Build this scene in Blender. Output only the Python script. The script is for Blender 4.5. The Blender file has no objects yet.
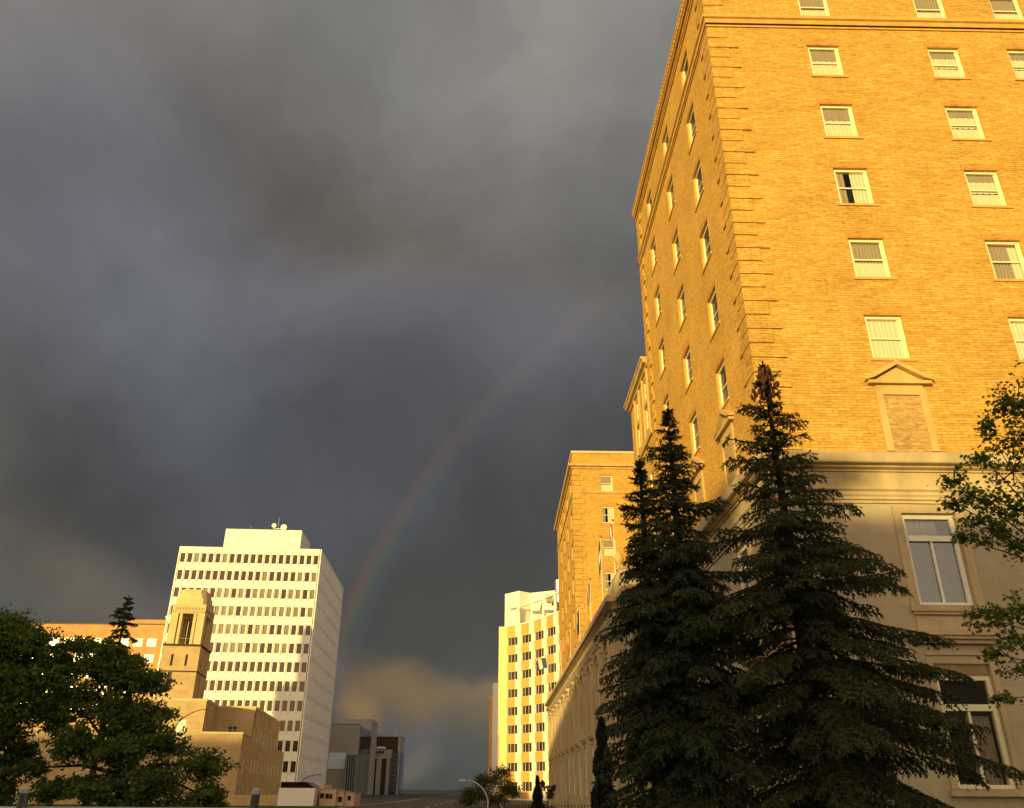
import bpy, math, random
import numpy as np
from mathutils import Vector, Matrix
R=math.radians
S=bpy.context.scene
# ------------------------------------------------------------------ camera
cam_d=bpy.data.cameras.new('camera'); cam=bpy.data.objects.new('camera',cam_d)
S.collection.objects.link(cam); S.camera=cam
cam_d.sensor_fit='HORIZONTAL'; cam_d.sensor_width=36.0; cam_d.lens=812.0/1024*36.0
cam_d.clip_start=0.1; cam_d.clip_end=8000
PITCH=R(25.425); YAW=R(0.872); ROLL=0.006
F_=Vector((math.sin(YAW)*math.cos(PITCH),math.cos(YAW)*math.cos(PITCH),math.sin(PITCH)))
R_=Vector((math.cos(YAW),-math.sin(YAW),0)); U_=R_.cross(F_)
R2=R_*math.cos(ROLL)+U_*math.sin(ROLL); U2=U_*math.cos(ROLL)-R_*math.sin(ROLL)
M=Matrix((R2,U2,-F_)).transposed().to_4x4(); M.translation=Vector((0,0,1.65)); cam.matrix_world=M
# ------------------------------------------------------------------ exposure, sun
S.view_settings.view_transform='Standard'; S.view_settings.look='None'
S.view_settings.exposure=0.0; S.view_settings.gamma=1.0; S.view_settings.use_curve_mapping=False
S.cycles.max_bounces=8; S.cycles.transparent_max_bounces=16; S.cycles.use_denoising=True
SUN_AZ=209.5; SUN_EL=5.0; BOW_AZ=209.0          # compass-style azimuth from +Y (the street direction), clockwise
sd=Vector((math.sin(R(SUN_AZ))*math.cos(R(SUN_EL)),math.cos(R(SUN_AZ))*math.cos(R(SUN_EL)),math.sin(R(SUN_EL))))
sun_d=bpy.data.lights.new('sun','SUN'); sun_d.energy=5.0; sun_d.angle=R(0.55); sun_d.color=(1.0,0.75,0.25)
sun=bpy.data.objects.new('sun',sun_d); S.collection.objects.link(sun)
sun.rotation_euler=(-sd).to_track_quat('-Z','Y').to_euler(); sun.location=(-20,-20,60)
# ------------------------------------------------------------------ world: clear warm sky behind, storm cloud ahead
W=bpy.data.worlds.new('World'); S.world=W; W.use_nodes=True
nt=W.node_tree; nt.nodes.clear(); N=nt.nodes; LK=nt.links
def wn(t,**k):
    n=N.new(t)
    for a,b in k.items(): setattr(n,a,b)
    return n
def wval(node,i,v): node.inputs[i].default_value=v
out=wn('ShaderNodeOutputWorld'); bg=wn('ShaderNodeBackground'); LK.new(bg.outputs[0],out.inputs[0]); bg.inputs[1].default_value=0.1
tc=wn('ShaderNodeTexCoord')
sky=wn('ShaderNodeTexSky',sky_type='NISHITA'); sky.sun_disc=False; sky.sun_elevation=R(SUN_EL); sky.sun_rotation=R(SUN_AZ); sky.dust_density=2.5
def azel(az,el): a,e=R(az),R(el); return (math.sin(a)*math.cos(e),math.cos(a)*math.cos(e),math.sin(e))
n1=wn('ShaderNodeTexNoise'); n1.inputs['Scale'].default_value=2.2; n1.inputs['Detail'].default_value=5; n1.inputs['Roughness'].default_value=.5
LK.new(tc.outputs['Generated'],n1.inputs['Vector'])
sub=wn('ShaderNodeVectorMath',operation='SUBTRACT'); LK.new(n1.outputs['Color'],sub.inputs[0]); sub.inputs[1].default_value=(.5,.5,.5)
scl=wn('ShaderNodeVectorMath',operation='SCALE'); LK.new(sub.outputs[0],scl.inputs[0]); scl.inputs['Scale'].default_value=.30
add=wn('ShaderNodeVectorMath',operation='ADD'); LK.new(tc.outputs['Generated'],add.inputs[0]); LK.new(scl.outputs[0],add.inputs[1])
nrm=wn('ShaderNodeVectorMath',operation='NORMALIZE'); LK.new(add.outputs[0],nrm.inputs[0])
def blob(az,el,rad,inner=0.0,stretch=None,src=None):
    """soft patch of cloud round a direction; stretch=(tilt_deg, ratio) makes it long"""
    c=Vector(azel(az,el)); src=src or nrm
    d=wn('ShaderNodeVectorMath',operation='SUBTRACT'); LK.new(src.outputs[0],d.inputs[0]); d.inputs[1].default_value=c
    if stretch:
        right=Vector((math.cos(R(az)),-math.sin(R(az)),0)); up=right.cross(c)
        t=R(stretch[0]); ax=(right*math.cos(t)+up*math.sin(t))
        dt=wn('ShaderNodeVectorMath',operation='DOT_PRODUCT'); LK.new(d.outputs[0],dt.inputs[0]); dt.inputs[1].default_value=ax
        k=wn('ShaderNodeMath',operation='MULTIPLY'); LK.new(dt.outputs['Value'],k.inputs[0]); k.inputs[1].default_value=-(1-1/stretch[1])
        vs=wn('ShaderNodeVectorMath',operation='SCALE'); vs.inputs[0].default_value=ax; LK.new(k.outputs[0],vs.inputs['Scale'])
        d2=wn('ShaderNodeVectorMath',operation='ADD'); LK.new(d.outputs[0],d2.inputs[0]); LK.new(vs.outputs[0],d2.inputs[1]); d=d2
    l=wn('ShaderNodeVectorMath',operation='LENGTH'); LK.new(d.outputs[0],l.inputs[0])
    mr=wn('ShaderNodeMapRange',interpolation_type='SMOOTHSTEP'); LK.new(l.outputs['Value'],mr.inputs[0])
    wval(mr,1,R(rad)*inner); wval(mr,2,R(rad)); wval(mr,3,1.0); wval(mr,4,0.0)
    return mr.outputs[0]
def lin(c):  # sRGB 0-255 to linear, x10 as the background strength is 0.1
    return tuple(((v/255+.055)/1.055)**2.4*10 if v>10 else v/255/12.92*10 for v in c)+(1,)
cur=None
rgb=wn('ShaderNodeRGB'); rgb.outputs[0].default_value=lin((96,95,98)); cur=rgb.outputs[0]
def over(col,fac,amt):
    global cur
    mu=wn('ShaderNodeMath',operation='MULTIPLY'); LK.new(fac,mu.inputs[0]); mu.inputs[1].default_value=amt
    mx=wn('ShaderNodeMix',data_type='RGBA'); LK.new(mu.outputs[0],mx.inputs[0]); LK.new(cur,mx.inputs[6]); mx.inputs[7].default_value=lin(col); cur=mx.outputs[2]
# (az, el, radius, colour, amount, stretch) seen from the park: directions on the sky, not on the picture
CLOUDS=[(100,35,62,(212,196,170),.85,None),(-8,66,50,(156,154,148),.85,None),(2,50,24,(142,138,130),.5,None),(11,34,11,(88,86,83),.55,(60,1.5)),  # first patch lies out of view, added to brighten right-facing walls
 (-27,42,26,(96,96,98),.7,None),(-14,39,11,(92,84,74),.75,(-35,2.0)),(-2,33,11,(100,96,88),.5,(-20,2)),
 (-22,30,15,(112,113,124),.55,(-42,3)),(-6,28,9,(114,114,126),.6,(-25,3)),(5,27,7,(112,112,122),.5,(-30,1.6)),
 (11,23,9,(68,69,72),.85,(20,1.6)),
 (-8,17,20,(70,71,70),.9,(0,2.4)),(-24,14,12,(76,76,74),.8,(0,2)),(-42,15,13,(108,100,88),.6,None),
 (-33,9,8,(100,98,92),.6,(-25,2.2)),(-26,9.5,4,(122,110,92),.5,(-28,2.6)),(-20,24,12,(98,101,114),.5,(-40,2.2)),
 (-2,10,9,(72,72,66),.8,(0,2.4)),(-8,5.6,2.6,(150,124,78),.6,(-10,3.4)),(-1,4.4,2.6,(140,118,80),.7,(-14,2.2)),(-11.5,4.6,2.0,(176,140,80),.5,None),(5,6,4,(96,88,72),.5,(0,2)),
 (-2,3.1,2.6,(72,76,70),.7,(-20,2.4)),(-5,0.6,3.0,(66,72,64),.85,(0,3)),(-6.5,2.3,1.2,(112,104,86),.5,(0,2)),(2,2.2,2.0,(112,104,86),.5,(-20,2))]
for az,el,rad,col,amt,st in CLOUDS: over(col,blob(az,el,rad,0,st),amt)
n2=wn('ShaderNodeTexNoise'); n2.inputs['Scale'].default_value=5.0; n2.inputs['Detail'].default_value=6; n2.inputs['Roughness'].default_value=.55
LK.new(nrm.outputs[0],n2.inputs['Vector'])
mr=wn('ShaderNodeMapRange'); LK.new(n2.outputs['Fac'],mr.inputs[0]); wval(mr,1,.3); wval(mr,2,.7); wval(mr,3,.82); wval(mr,4,1.18)
mv=wn('ShaderNodeVectorMath',operation='SCALE'); LK.new(cur,mv.inputs[0]); LK.new(mr.outputs[0],mv.inputs['Scale']); cur=mv.outputs[0]
# the open western sky behind the viewer: Nishita sky plus glowing evening cloud round the sun
dt=wn('ShaderNodeVectorMath',operation='DOT_PRODUCT'); LK.new(nrm.outputs[0],dt.inputs[0]); dt.inputs[1].default_value=azel(SUN_AZ,12)
wm=wn('ShaderNodeMapRange',interpolation_type='SMOOTHSTEP'); LK.new(dt.outputs['Value'],wm.inputs[0]); wval(wm,1,-.3); wval(wm,2,.7); wval(wm,3,0); wval(wm,4,1)
glow=wn('ShaderNodeMix',data_type='RGBA',blend_type='ADD'); glow.inputs[0].default_value=1.0
LK.new(sky.outputs[0],glow.inputs[6]); glow.inputs[7].default_value=(7.4,5.4,3.2,1)
mx=wn('ShaderNodeMix',data_type='RGBA'); LK.new(wm.outputs[0],mx.inputs[0]); LK.new(cur,mx.inputs[6]); LK.new(glow.outputs[2],mx.inputs[7]); cur=mx.outputs[2]
LK.new(cur,bg.inputs[0])

# ------------------------------------------------------------------ materials
MATS={}
def base_mat(name,rough=.8,spec=.3,metal=0.0):
    m=bpy.data.materials.new(name); m.use_nodes=True; b=m.node_tree.nodes['Principled BSDF']
    b.inputs['Roughness'].default_value=rough; b.inputs['Specular IOR Level'].default_value=spec; b.inputs['Metallic'].default_value=metal
    MATS[name]=m; return m,m.node_tree,b
def facade_coords(t):
    """(along-wall, height, 0) whatever way the wall faces"""
    tc=t.nodes.new('ShaderNodeTexCoord'); s=t.nodes.new('ShaderNodeSeparateXYZ'); t.links.new(tc.outputs['Object'],s.inputs[0])
    ns=t.nodes.new('ShaderNodeSeparateXYZ'); t.links.new(tc.outputs['Normal'],ns.inputs[0])
    ab=t.nodes.new('ShaderNodeMath'); ab.operation='ABSOLUTE'; t.links.new(ns.outputs[0],ab.inputs[0])
    gt=t.nodes.new('ShaderNodeMath'); gt.operation='GREATER_THAN'; t.links.new(ab.outputs[0],gt.inputs[0]); gt.inputs[1].default_value=.6
    mx=t.nodes.new('ShaderNodeMix'); t.links.new(gt.outputs[0],mx.inputs[0]); t.links.new(s.outputs[0],mx.inputs[2]); t.links.new(s.outputs[1],mx.inputs[3])
    c=t.nodes.new('ShaderNodeCombineXYZ'); t.links.new(mx.outputs[0],c.inputs[0]); t.links.new(s.outputs[2],c.inputs[1])
    return c.outputs[0],tc
def noise(t,vec,scale,detail=4,rough=.55,stretch=None):
    n=t.nodes.new('ShaderNodeTexNoise'); n.inputs['Scale'].default_value=scale; n.inputs['Detail'].default_value=detail; n.inputs['Roughness'].default_value=rough
    if stretch:
        mp=t.nodes.new('ShaderNodeMapping'); mp.inputs['Scale'].default_value=stretch; t.links.new(vec,mp.inputs[0]); vec=mp.outputs[0]
    t.links.new(vec,n.inputs['Vector']); return n.outputs['Fac']
def mul_noise(t,col,fac,lo,hi,a=.3,b=.7):
    mr=t.nodes.new('ShaderNodeMapRange'); t.links.new(fac,mr.inputs[0]); mr.inputs[1].default_value=a; mr.inputs[2].default_value=b; mr.inputs[3].default_value=lo; mr.inputs[4].default_value=hi
    v=t.nodes.new('ShaderNodeVectorMath'); v.operation='SCALE'; t.links.new(col,v.inputs[0]); t.links.new(mr.outputs[0],v.inputs['Scale']); return v.outputs[0]
def bump(t,b,h,strength,dist):
    bp=t.nodes.new('ShaderNodeBump'); bp.inputs['Strength'].default_value=strength; bp.inputs['Distance'].default_value=dist
    t.links.new(h,bp.inputs['Height']); t.links.new(bp.outputs[0],b.inputs['Normal'])
def rgbn(t,c):
    r=t.nodes.new('ShaderNodeRGB'); r.outputs[0].default_value=(*c,1); return r.outputs[0]
def brick_mat(name,c1,c2,mortar,bw=.44,rh=.104,ms=.014,off=.5,bs=.6,rough=.85,runs=True):
    m,t,b=base_mat(name,rough,.2); vec,tc=facade_coords(t)
    k=t.nodes.new('ShaderNodeTexBrick'); k.offset=off; t.links.new(vec,k.inputs['Vector'])
    k.inputs['Scale'].default_value=1; k.inputs['Color1'].default_value=(*c1,1); k.inputs['Color2'].default_value=(*c2,1); k.inputs['Mortar'].default_value=(*mortar,1)
    k.inputs['Mortar Size'].default_value=ms; k.inputs['Mortar Smooth'].default_value=.8; k.inputs['Bias'].default_value=0
    k.inputs['Brick Width'].default_value=bw; k.inputs['Row Height'].default_value=rh
    col=k.outputs['Color']
    if runs: col=mul_noise(t,col,noise(t,vec,1.0,5,.8,(3.2,9.6,1)),.74,1.2,.36,.64); col=mul_noise(t,col,noise(t,vec,1.0,2,.5,(4.5,28,1)),.86,1.12,.35,.65)      # runs of darker and paler courses
    col=mul_noise(t,col,noise(t,vec,.35,6,.7),.80,1.12)
    t.links.new(col,b.inputs['Base Color'])
    ad=t.nodes.new('ShaderNodeMath'); ad.operation='MULTIPLY_ADD'; t.links.new(k.outputs['Fac'],ad.inputs[0]); ad.inputs[1].default_value=-1.0
    t.links.new(noise(t,vec,9,4,.7,(1,3,1)),ad.inputs[2]); bump(t,b,ad.outputs[0],bs,.012); return m
def plain_mat(name,c,rough=.8,spec=.3,metal=0.,var=.12,scale=1.5,bs=.15,bd=.01,streak=None):
    m,t,b=base_mat(name,rough,spec,metal); tc=t.nodes.new('ShaderNodeTexCoord'); vec=tc.outputs['Object']
    col=mul_noise(t,rgbn(t,c),noise(t,vec,scale,5,.6,streak),1-var,1+var)
    t.links.new(col,b.inputs['Base Color'])
    if bs: bump(t,b,noise(t,vec,scale*12,4,.6),bs,bd)
    return m
brick_mat('buff_brick',(.73,.43,.105),(.56,.312,.060),(.45,.248,.055),bs=.8)
brick_mat('side_brick_lit',(.74,.43,.092),(.65,.37,.075),(.55,.32,.07),bs=1.0)  # buff brick again, colour lightened so the side faces look more sunlit
brick_mat('panel_brick',(.60,.38,.14),(.42,.26,.09),(.58,.39,.16),bw=.24,rh=.085,bs=.8)
brick_mat('brown_brick',(.56,.32,.13),(.52,.29,.12),(.50,.30,.13),bw=.5,rh=.2,ms=.01,bs=.1)
brick_mat('limestone',(.47,.39,.265),(.42,.345,.235),(.27,.21,.14),bw=1.9,rh=1.12,ms=.007,bs=.08,rough=.75,runs=False)
brick_mat('federal_stone',(.58,.42,.22),(.51,.365,.19),(.36,.26,.14),bw=1.4,rh=.7,ms=.01,bs=.1,rough=.8,runs=False)
brick_mat('tan_panel',(.42,.36,.27),(.39,.34,.26),(.28,.24,.18),bw=3.,rh=1.8,ms=.04,bs=.1,runs=False)
brick_mat('soldier_brick',(.64,.34,.08),(.55,.28,.06),(.42,.22,.06),bw=.08,rh=.30,ms=.008,off=0,bs=.6)
plain_mat('joint_shade',(.15,.08,.024),.95,.1,var=.3,bs=0)
plain_mat('trim_stone',(.55,.38,.15),.75,var=.2,scale=1.2,bs=.2,streak=(1,1,.5))
plain_mat('terracotta',(.58,.34,.085),.75,var=.14,scale=2,bs=.2)
plain_mat('base_stone',(.48,.37,.22),.75,var=.22,scale=1.1,bs=.15,streak=(1,1,.5))
plain_mat('pale_stone',(.62,.50,.26),.75,var=.12,scale=.8,bs=.1)
plain_mat('white_panel',(.86,.84,.74),.6,var=.04,scale=.3,bs=0)
plain_mat('cream_paint',(.88,.84,.66),.7,var=.05,scale=.4,bs=0)
plain_mat('yellow_panel',(.85,.68,.30),.7,var=.06,scale=.4,bs=0)
plain_mat('orange_panel',(.70,.38,.10),.75,var=.12,scale=.8,bs=.1)
plain_mat('kiosk_wall',(.55,.40,.28),.8,var=.1,bs=.1)
plain_mat('shade_white_panel',(.85,.81,.78),.6,var=.06,scale=.25,bs=0)
plain_mat('window_paint',(.80,.74,.50),.45,.4,var=.05,scale=3,bs=.05)
plain_mat('white_paint',(.82,.80,.72),.45,.4,var=.05,scale=3,bs=.05)
plain_mat('curtain',(.66,.60,.43),.9,.1,var=.10,scale=5,bs=0,streak=(3,3,.3))
plain_mat('grey_curtain',(.33,.28,.20),.9,.1,var=.14,scale=5,bs=0,streak=(3,3,.3))
plain_mat('reflection_curtain',(.17,.19,.19),.9,.1,var=.55,scale=4,bs=0,streak=(2.5,2.5,.8))
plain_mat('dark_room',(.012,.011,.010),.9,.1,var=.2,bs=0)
plain_mat('roofing',(.10,.09,.085),.9,var=.2,bs=.2)
plain_mat('bark',(.045,.034,.024),.95,.1,var=.4,scale=6,bs=.8,bd=.02,streak=(1,1,.25))
plain_mat('asphalt',(.05,.05,.05),.85,var=.25,scale=2,bs=.3)
plain_mat('wet_ground',(.035,.038,.034),.8,var=.25,scale=.5,bs=.3)
plain_mat('concrete',(.30,.28,.25),.85,var=.15,scale=2,bs=.2)
plain_mat('lawn',(.045,.075,.02),.95,.1,var=.4,scale=3,bs=.6,bd=.05)
plain_mat('road_paint',(.75,.75,.72),.6,var=.15,bs=0)
plain_mat('galvanised',(.42,.43,.43),.4,.5,.8,var=.12,scale=6,bs=.05)
plain_mat('black_iron',(.02,.02,.02),.5,.4,.3,var=.2,bs=0)
plain_mat('pole_paint',(.55,.52,.42),.5,.4,.2,var=.1,bs=0)
plain_mat('lamp_pole_pale',(.55,.55,.50),.45,.4,.4,var=.1,bs=0)
plain_mat('lamp_pole_dark',(.05,.045,.04),.5,.4,.3,var=.1,bs=0)
plain_mat('brown_cladding',(.045,.022,.014),.6,.3,var=.2,scale=.6,bs=0)
plain_mat('dark_cladding',(.03,.035,.04),.5,.4,var=.2,scale=.6,bs=0)
plain_mat('tan_wall',(.33,.31,.27),.8,var=.06,scale=.2,bs=.05)
plain_mat('sign_face',(.62,.70,.78),.5,var=.03,bs=0)
plain_mat('bronze',(.30,.20,.09),.5,.4,.4,var=.2,bs=0)
def leaf_mat(name,c,var=.35,trans=.25,rough=.55):
    m,t,b=base_mat(name,rough,.25); tc=t.nodes.new('ShaderNodeTexCoord')
    col=mul_noise(t,rgbn(t,c),noise(t,tc.outputs['Object'],2.2,6,.7),1-var,1+var)
    t.links.new(col,b.inputs['Base Color'])
    tr=t.nodes.new('ShaderNodeBsdfTranslucent'); t.links.new(col,tr.inputs[0]); mx=t.nodes.new('ShaderNodeMixShader'); mx.inputs[0].default_value=trans
    t.links.new(b.outputs[0],mx.inputs[1]); t.links.new(tr.outputs[0],mx.inputs[2]); t.links.new(mx.outputs[0],t.nodes['Material Output'].inputs[0]); return m
leaf_mat('spruce_needles',(.052,.066,.022),.4,.08,.7)
leaf_mat('spruce_needles_grey',(.044,.060,.026),.4,.08,.7)
leaf_mat('elm_leaves',(.095,.150,.028),.5,.42)
leaf_mat('maple_leaves',(.13,.19,.028),.4,.4)
leaf_mat('bush_leaves',(.075,.085,.026),.4,.3)
leaf_mat('cedar_leaves',(.012,.016,.008),.4,.1)
leaf_mat('spruce_cones',(.24,.10,.03),.4,.0,.8)
def glass_mat(name,tint=(.9,.9,.9),rough=.01,ior=1.5,mirror=0.0):
    m=bpy.data.materials.new(name); m.use_nodes=True; t=m.node_tree; t.nodes.clear(); o=t.nodes.new('ShaderNodeOutputMaterial')
    tr=t.nodes.new('ShaderNodeBsdfTransparent'); tr.inputs[0].default_value=(*tint,1); g=t.nodes.new('ShaderNodeBsdfGlossy'); g.inputs['Roughness'].default_value=rough
    f=t.nodes.new('ShaderNodeFresnel'); f.inputs[0].default_value=ior; ad=t.nodes.new('ShaderNodeMath'); ad.operation='ADD'; ad.use_clamp=True; t.links.new(f.outputs[0],ad.inputs[0]); ad.inputs[1].default_value=mirror
    tc=t.nodes.new('ShaderNodeTexCoord'); n=t.nodes.new('ShaderNodeTexNoise'); n.inputs['Scale'].default_value=1.3; t.links.new(tc.outputs['Object'],n.inputs['Vector'])
    bp=t.nodes.new('ShaderNodeBump'); bp.inputs['Strength'].default_value=.05; bp.inputs['Distance'].default_value=.02; t.links.new(n.outputs['Fac'],bp.inputs['Height']); t.links.new(bp.outputs[0],g.inputs['Normal'])
    mx=t.nodes.new('ShaderNodeMixShader'); t.links.new(ad.outputs[0],mx.inputs[0]); t.links.new(tr.outputs[0],mx.inputs[1]); t.links.new(g.outputs[0],mx.inputs[2]); t.links.new(mx.outputs[0],o.inputs[0]); MATS[name]=m
glass_mat('glass',(.95,.95,.95),.01,1.28); glass_mat('coated_glass',(.6,.62,.65),.02,1.6,.22)
def pane_mat(name,c,rough=.08,spec=.6,metal=0.0): return plain_mat(name,c,rough,spec,metal,var=.25,scale=.6,bs=0)
pane_mat('brown_glass',(.045,.027,.016)); pane_mat('blind_glass',(.17,.14,.10),.3); pane_mat('black_glass',(.012,.010,.010))
pane_mat('sky_white_glass',(.80,.86,.95),.15,.8,.0); pane_mat('blue_glass',(.05,.07,.09),.05,.8); pane_mat('glint_blind_glass',(.75,.72,.62),.3)

# ------------------------------------------------------------------ geometry helpers
COL=S.collection
def wloc(o):
    v=Vector((0,0,0))
    while o: v+=o.location; o=o.parent
    return v
def link(o,parent=None):
    COL.objects.link(o)
    if parent: o.parent=parent
    return o
class MB:
    def __init__(s): s.v=[]; s.f=[]
    def face(s,pts):
        i=len(s.v); s.v+= [tuple(p) for p in pts]; s.f.append(tuple(range(i,i+len(pts)))); return s
    def box(s,x0,x1,y0,y1,z0,z1):
        i=len(s.v); s.v+=[(x0,y0,z0),(x1,y0,z0),(x1,y1,z0),(x0,y1,z0),(x0,y0,z1),(x1,y0,z1),(x1,y1,z1),(x0,y1,z1)]
        s.f+=[(i,i+3,i+2,i+1),(i+4,i+5,i+6,i+7),(i,i+1,i+5,i+4),(i+1,i+2,i+6,i+5),(i+2,i+3,i+7,i+6),(i+3,i,i+4,i+7)]; return s
    def prism(s,poly,z0,z1):       # vertical prism on a ccw polygon
        i=len(s.v); n=len(poly); s.v+=[(x,y,z0) for x,y in poly]+[(x,y,z1) for x,y in poly]
        s.f.append(tuple(i+k for k in reversed(range(n)))); s.f.append(tuple(i+n+k for k in range(n)))
        for k in range(n): j=(k+1)%n; s.f.append((i+k,i+j,i+n+j,i+n+k))
        return s
    def extrude_xz(s,poly,y0,y1):  # profile in the x-z plane pushed along y
        i=len(s.v); n=len(poly); s.v+=[(x,y0,z) for x,z in poly]+[(x,y1,z) for x,z in poly]
        s.f.append(tuple(i+k for k in range(n))); s.f.append(tuple(i+n+k for k in reversed(range(n))))
        for k in range(n): j=(k+1)%n; s.f.append((i+j,i+k,i+n+k,i+n+j))
        return s
    def tube(s,pts,rad,n=6,cap=True):
        pts=[Vector(p) for p in pts]; rr=rad if isinstance(rad,(list,tuple)) else [rad]*len(pts); i0=len(s.v)
        for k,p in enumerate(pts):
            d=(pts[min(k+1,len(pts)-1)]-pts[max(k-1,0)]).normalized(); a=d.cross(Vector((0,0,1)))
            if a.length<.01: a=d.cross(Vector((1,0,0)))
            a.normalize(); b=d.cross(a)
            for q in range(n):
                t=2*math.pi*q/n; s.v.append(tuple(p+a*math.cos(t)*rr[k]+b*math.sin(t)*rr[k]))
        for k in range(len(pts)-1):
            for q in range(n):
                r=(q+1)%n; s.f.append((i0+k*n+q,i0+k*n+r,i0+(k+1)*n+r,i0+(k+1)*n+q))
        if cap: s.f.append(tuple(i0+q for q in range(n))); s.f.append(tuple(i0+(len(pts)-1)*n+q for q in reversed(range(n))))
        return s
    def lathe(s,cx,cy,prof,n=12):
        i0=len(s.v)
        for r,z in prof:
            for q in range(n): t=2*math.pi*q/n; s.v.append((cx+r*math.cos(t),cy+r*math.sin(t),z))
        for k in range(len(prof)-1):
            for q in range(n): r=(q+1)%n; s.f.append((i0+k*n+q,i0+k*n+r,i0+(k+1)*n+r,i0+(k+1)*n+q))
        return s
    def wall(s,P,u,W,H,holes,depth,n):
        """rectangular wall from P along unit u and up; holes (u0,v0,u1,v1) get reveals going in by depth against the outward normal n"""
        P,u,n=Vector(P),Vector(u),Vector(n); z=Vector((0,0,1))
        us=sorted({0,W}|{h[0] for h in holes}|{h[2] for h in holes}); vs=sorted({0,H}|{h[1] for h in holes}|{h[3] for h in holes})
        flip=u.cross(z).dot(n)<0
        def q(a,b,c,d): s.face([a,b,c,d] if not flip else [d,c,b,a])
        for a0,a1 in zip(us,us[1:]):
            for b0,b1 in zip(vs,vs[1:]):
                cu,cv=(a0+a1)/2,(b0+b1)/2
                if any(h[0]<cu<h[2] and h[1]<cv<h[3] for h in holes): continue
                q(P+u*a0+z*b0,P+u*a1+z*b0,P+u*a1+z*b1,P+u*a0+z*b1)
        for h in holes:
            c=[P+u*h[0]+z*h[1],P+u*h[2]+z*h[1],P+u*h[2]+z*h[3],P+u*h[0]+z*h[3]]; e=[p-n*depth for p in c]
            for k in range(4): j=(k+1)%4; q(c[j],c[k],e[k],e[j])
        return s
    def sweep(s,path,prof,closed=False):
        """mouldings: profile of (outward,z) carried along a ground path, outward = right-hand side of the travel direction"""
        P=[Vector((x,y)) for x,y in path]; n=len(P); offs=[]
        for k in range(n):
            a=(P[k]-P[k-1]).normalized() if k>0 else None; b=(P[k+1]-P[k]).normalized() if k<n-1 else None
            a=a or b; b=b or a; na=Vector((a.y,-a.x)); nb=Vector((b.y,-b.x)); m=na+nb
            m=m/ max(.2,(1+na.dot(nb))); offs.append(m)
        i0=len(s.v); m=len(prof)
        for k in range(n):
            for o,z in prof: s.v.append((P[k].x+offs[k].x*o,P[k].y+offs[k].y*o,z))
        for k in range(n-1):
            for q in range(m-1): s.f.append((i0+k*m+q,i0+k*m+q+1,i0+(k+1)*m+q+1,i0+(k+1)*m+q))
        s.f.append(tuple(i0+q for q in reversed(range(m)))); s.f.append(tuple(i0+(n-1)*m+q for q in range(m)))
        return s
    def build(s,name,mat,parent=None,smooth=False,world=True):
        v=s.v
        if parent and world:
            o=wloc(parent); v=[(a-o.x,b-o.y,c-o.z) for a,b,c in v]
        me=bpy.data.meshes.new(name); me.from_pydata(v,[],s.f); me.materials.append(MATS[mat])
        if smooth: me.polygons.foreach_set('use_smooth',[True]*len(me.polygons))
        me.update(); o=bpy.data.objects.new(name,me); return link(o,parent)
def tag(o,label=None,cat=None,group=None,kind=None):
    if label: o['label']=label
    if cat: o['category']=cat
    if group: o['group']=group
    if kind: o['kind']=kind
    return o
def thing(name,label,cat,loc=(0,0,0),rot=0,group=None):
    o=bpy.data.objects.new(name,None); o.location=loc; o.rotation_euler=(0,0,rot); o.empty_display_size=.5; link(o); return tag(o,label,cat,group)
def copy_tree(o,parent=None,kids=True):
    c=o.copy(); COL.objects.link(c); c.parent=parent
    if kids:
        for ch in list(o.children): copy_tree(ch,c)
    return c
random.seed(7); rng=np.random.default_rng(5)

# ------------------------------------------------------------------ ground
def sheet(name,mat,x0,x1,y0,y1,z,kind='structure'):
    return tag(MB().face([(x0,y0,z),(x1,y0,z),(x1,y1,z),(x0,y1,z)]).build(name,mat),kind=kind)
sheet('ground','wet_ground',-3500,3500,-3500,6000,0)
sheet('road','asphalt',-14,0.5,-40,1500,.02)
sheet('cross_road','asphalt',-200,200,40,50,.024) if False else None
b=MB()
for k in range(60): b.box(-7.0,-6.85,-30+k*12,-26+k*12,.024,.028)
tag(b.build('road_markings','road_paint'),kind='structure')
b=MB(); b.box(.5,.65,-40,1500,0,.14); b.box(-14.15,-14,-40,1500,0,.14); tag(b.build('kerb','concrete'),kind='structure')
sheet('lawn','lawn',2.4,45,8,24.2,.03); 
tag(MB().face([(-60,12,.03),(-16,12,.03),(-16,95,.03),(-60,95,.03)]).build('park_lawn','lawn'),kind='structure')

# ------------------------------------------------------------------ HOTEL
HX,HY=8.69,24.5; HE=42.3
hotel=thing('hotel_building','large buff brick hotel with limestone base and quoined corners filling the right side','hotel building',(HX,HY,0))
WW,WH=1.35,1.76
heads=[33.82,30.42,27.06,23.70,20.34,16.98]
frontX=[12.87,18.02,21.45,26.6,30.0,34.0]; leftY=[27.75,32.65,37.75]
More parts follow.
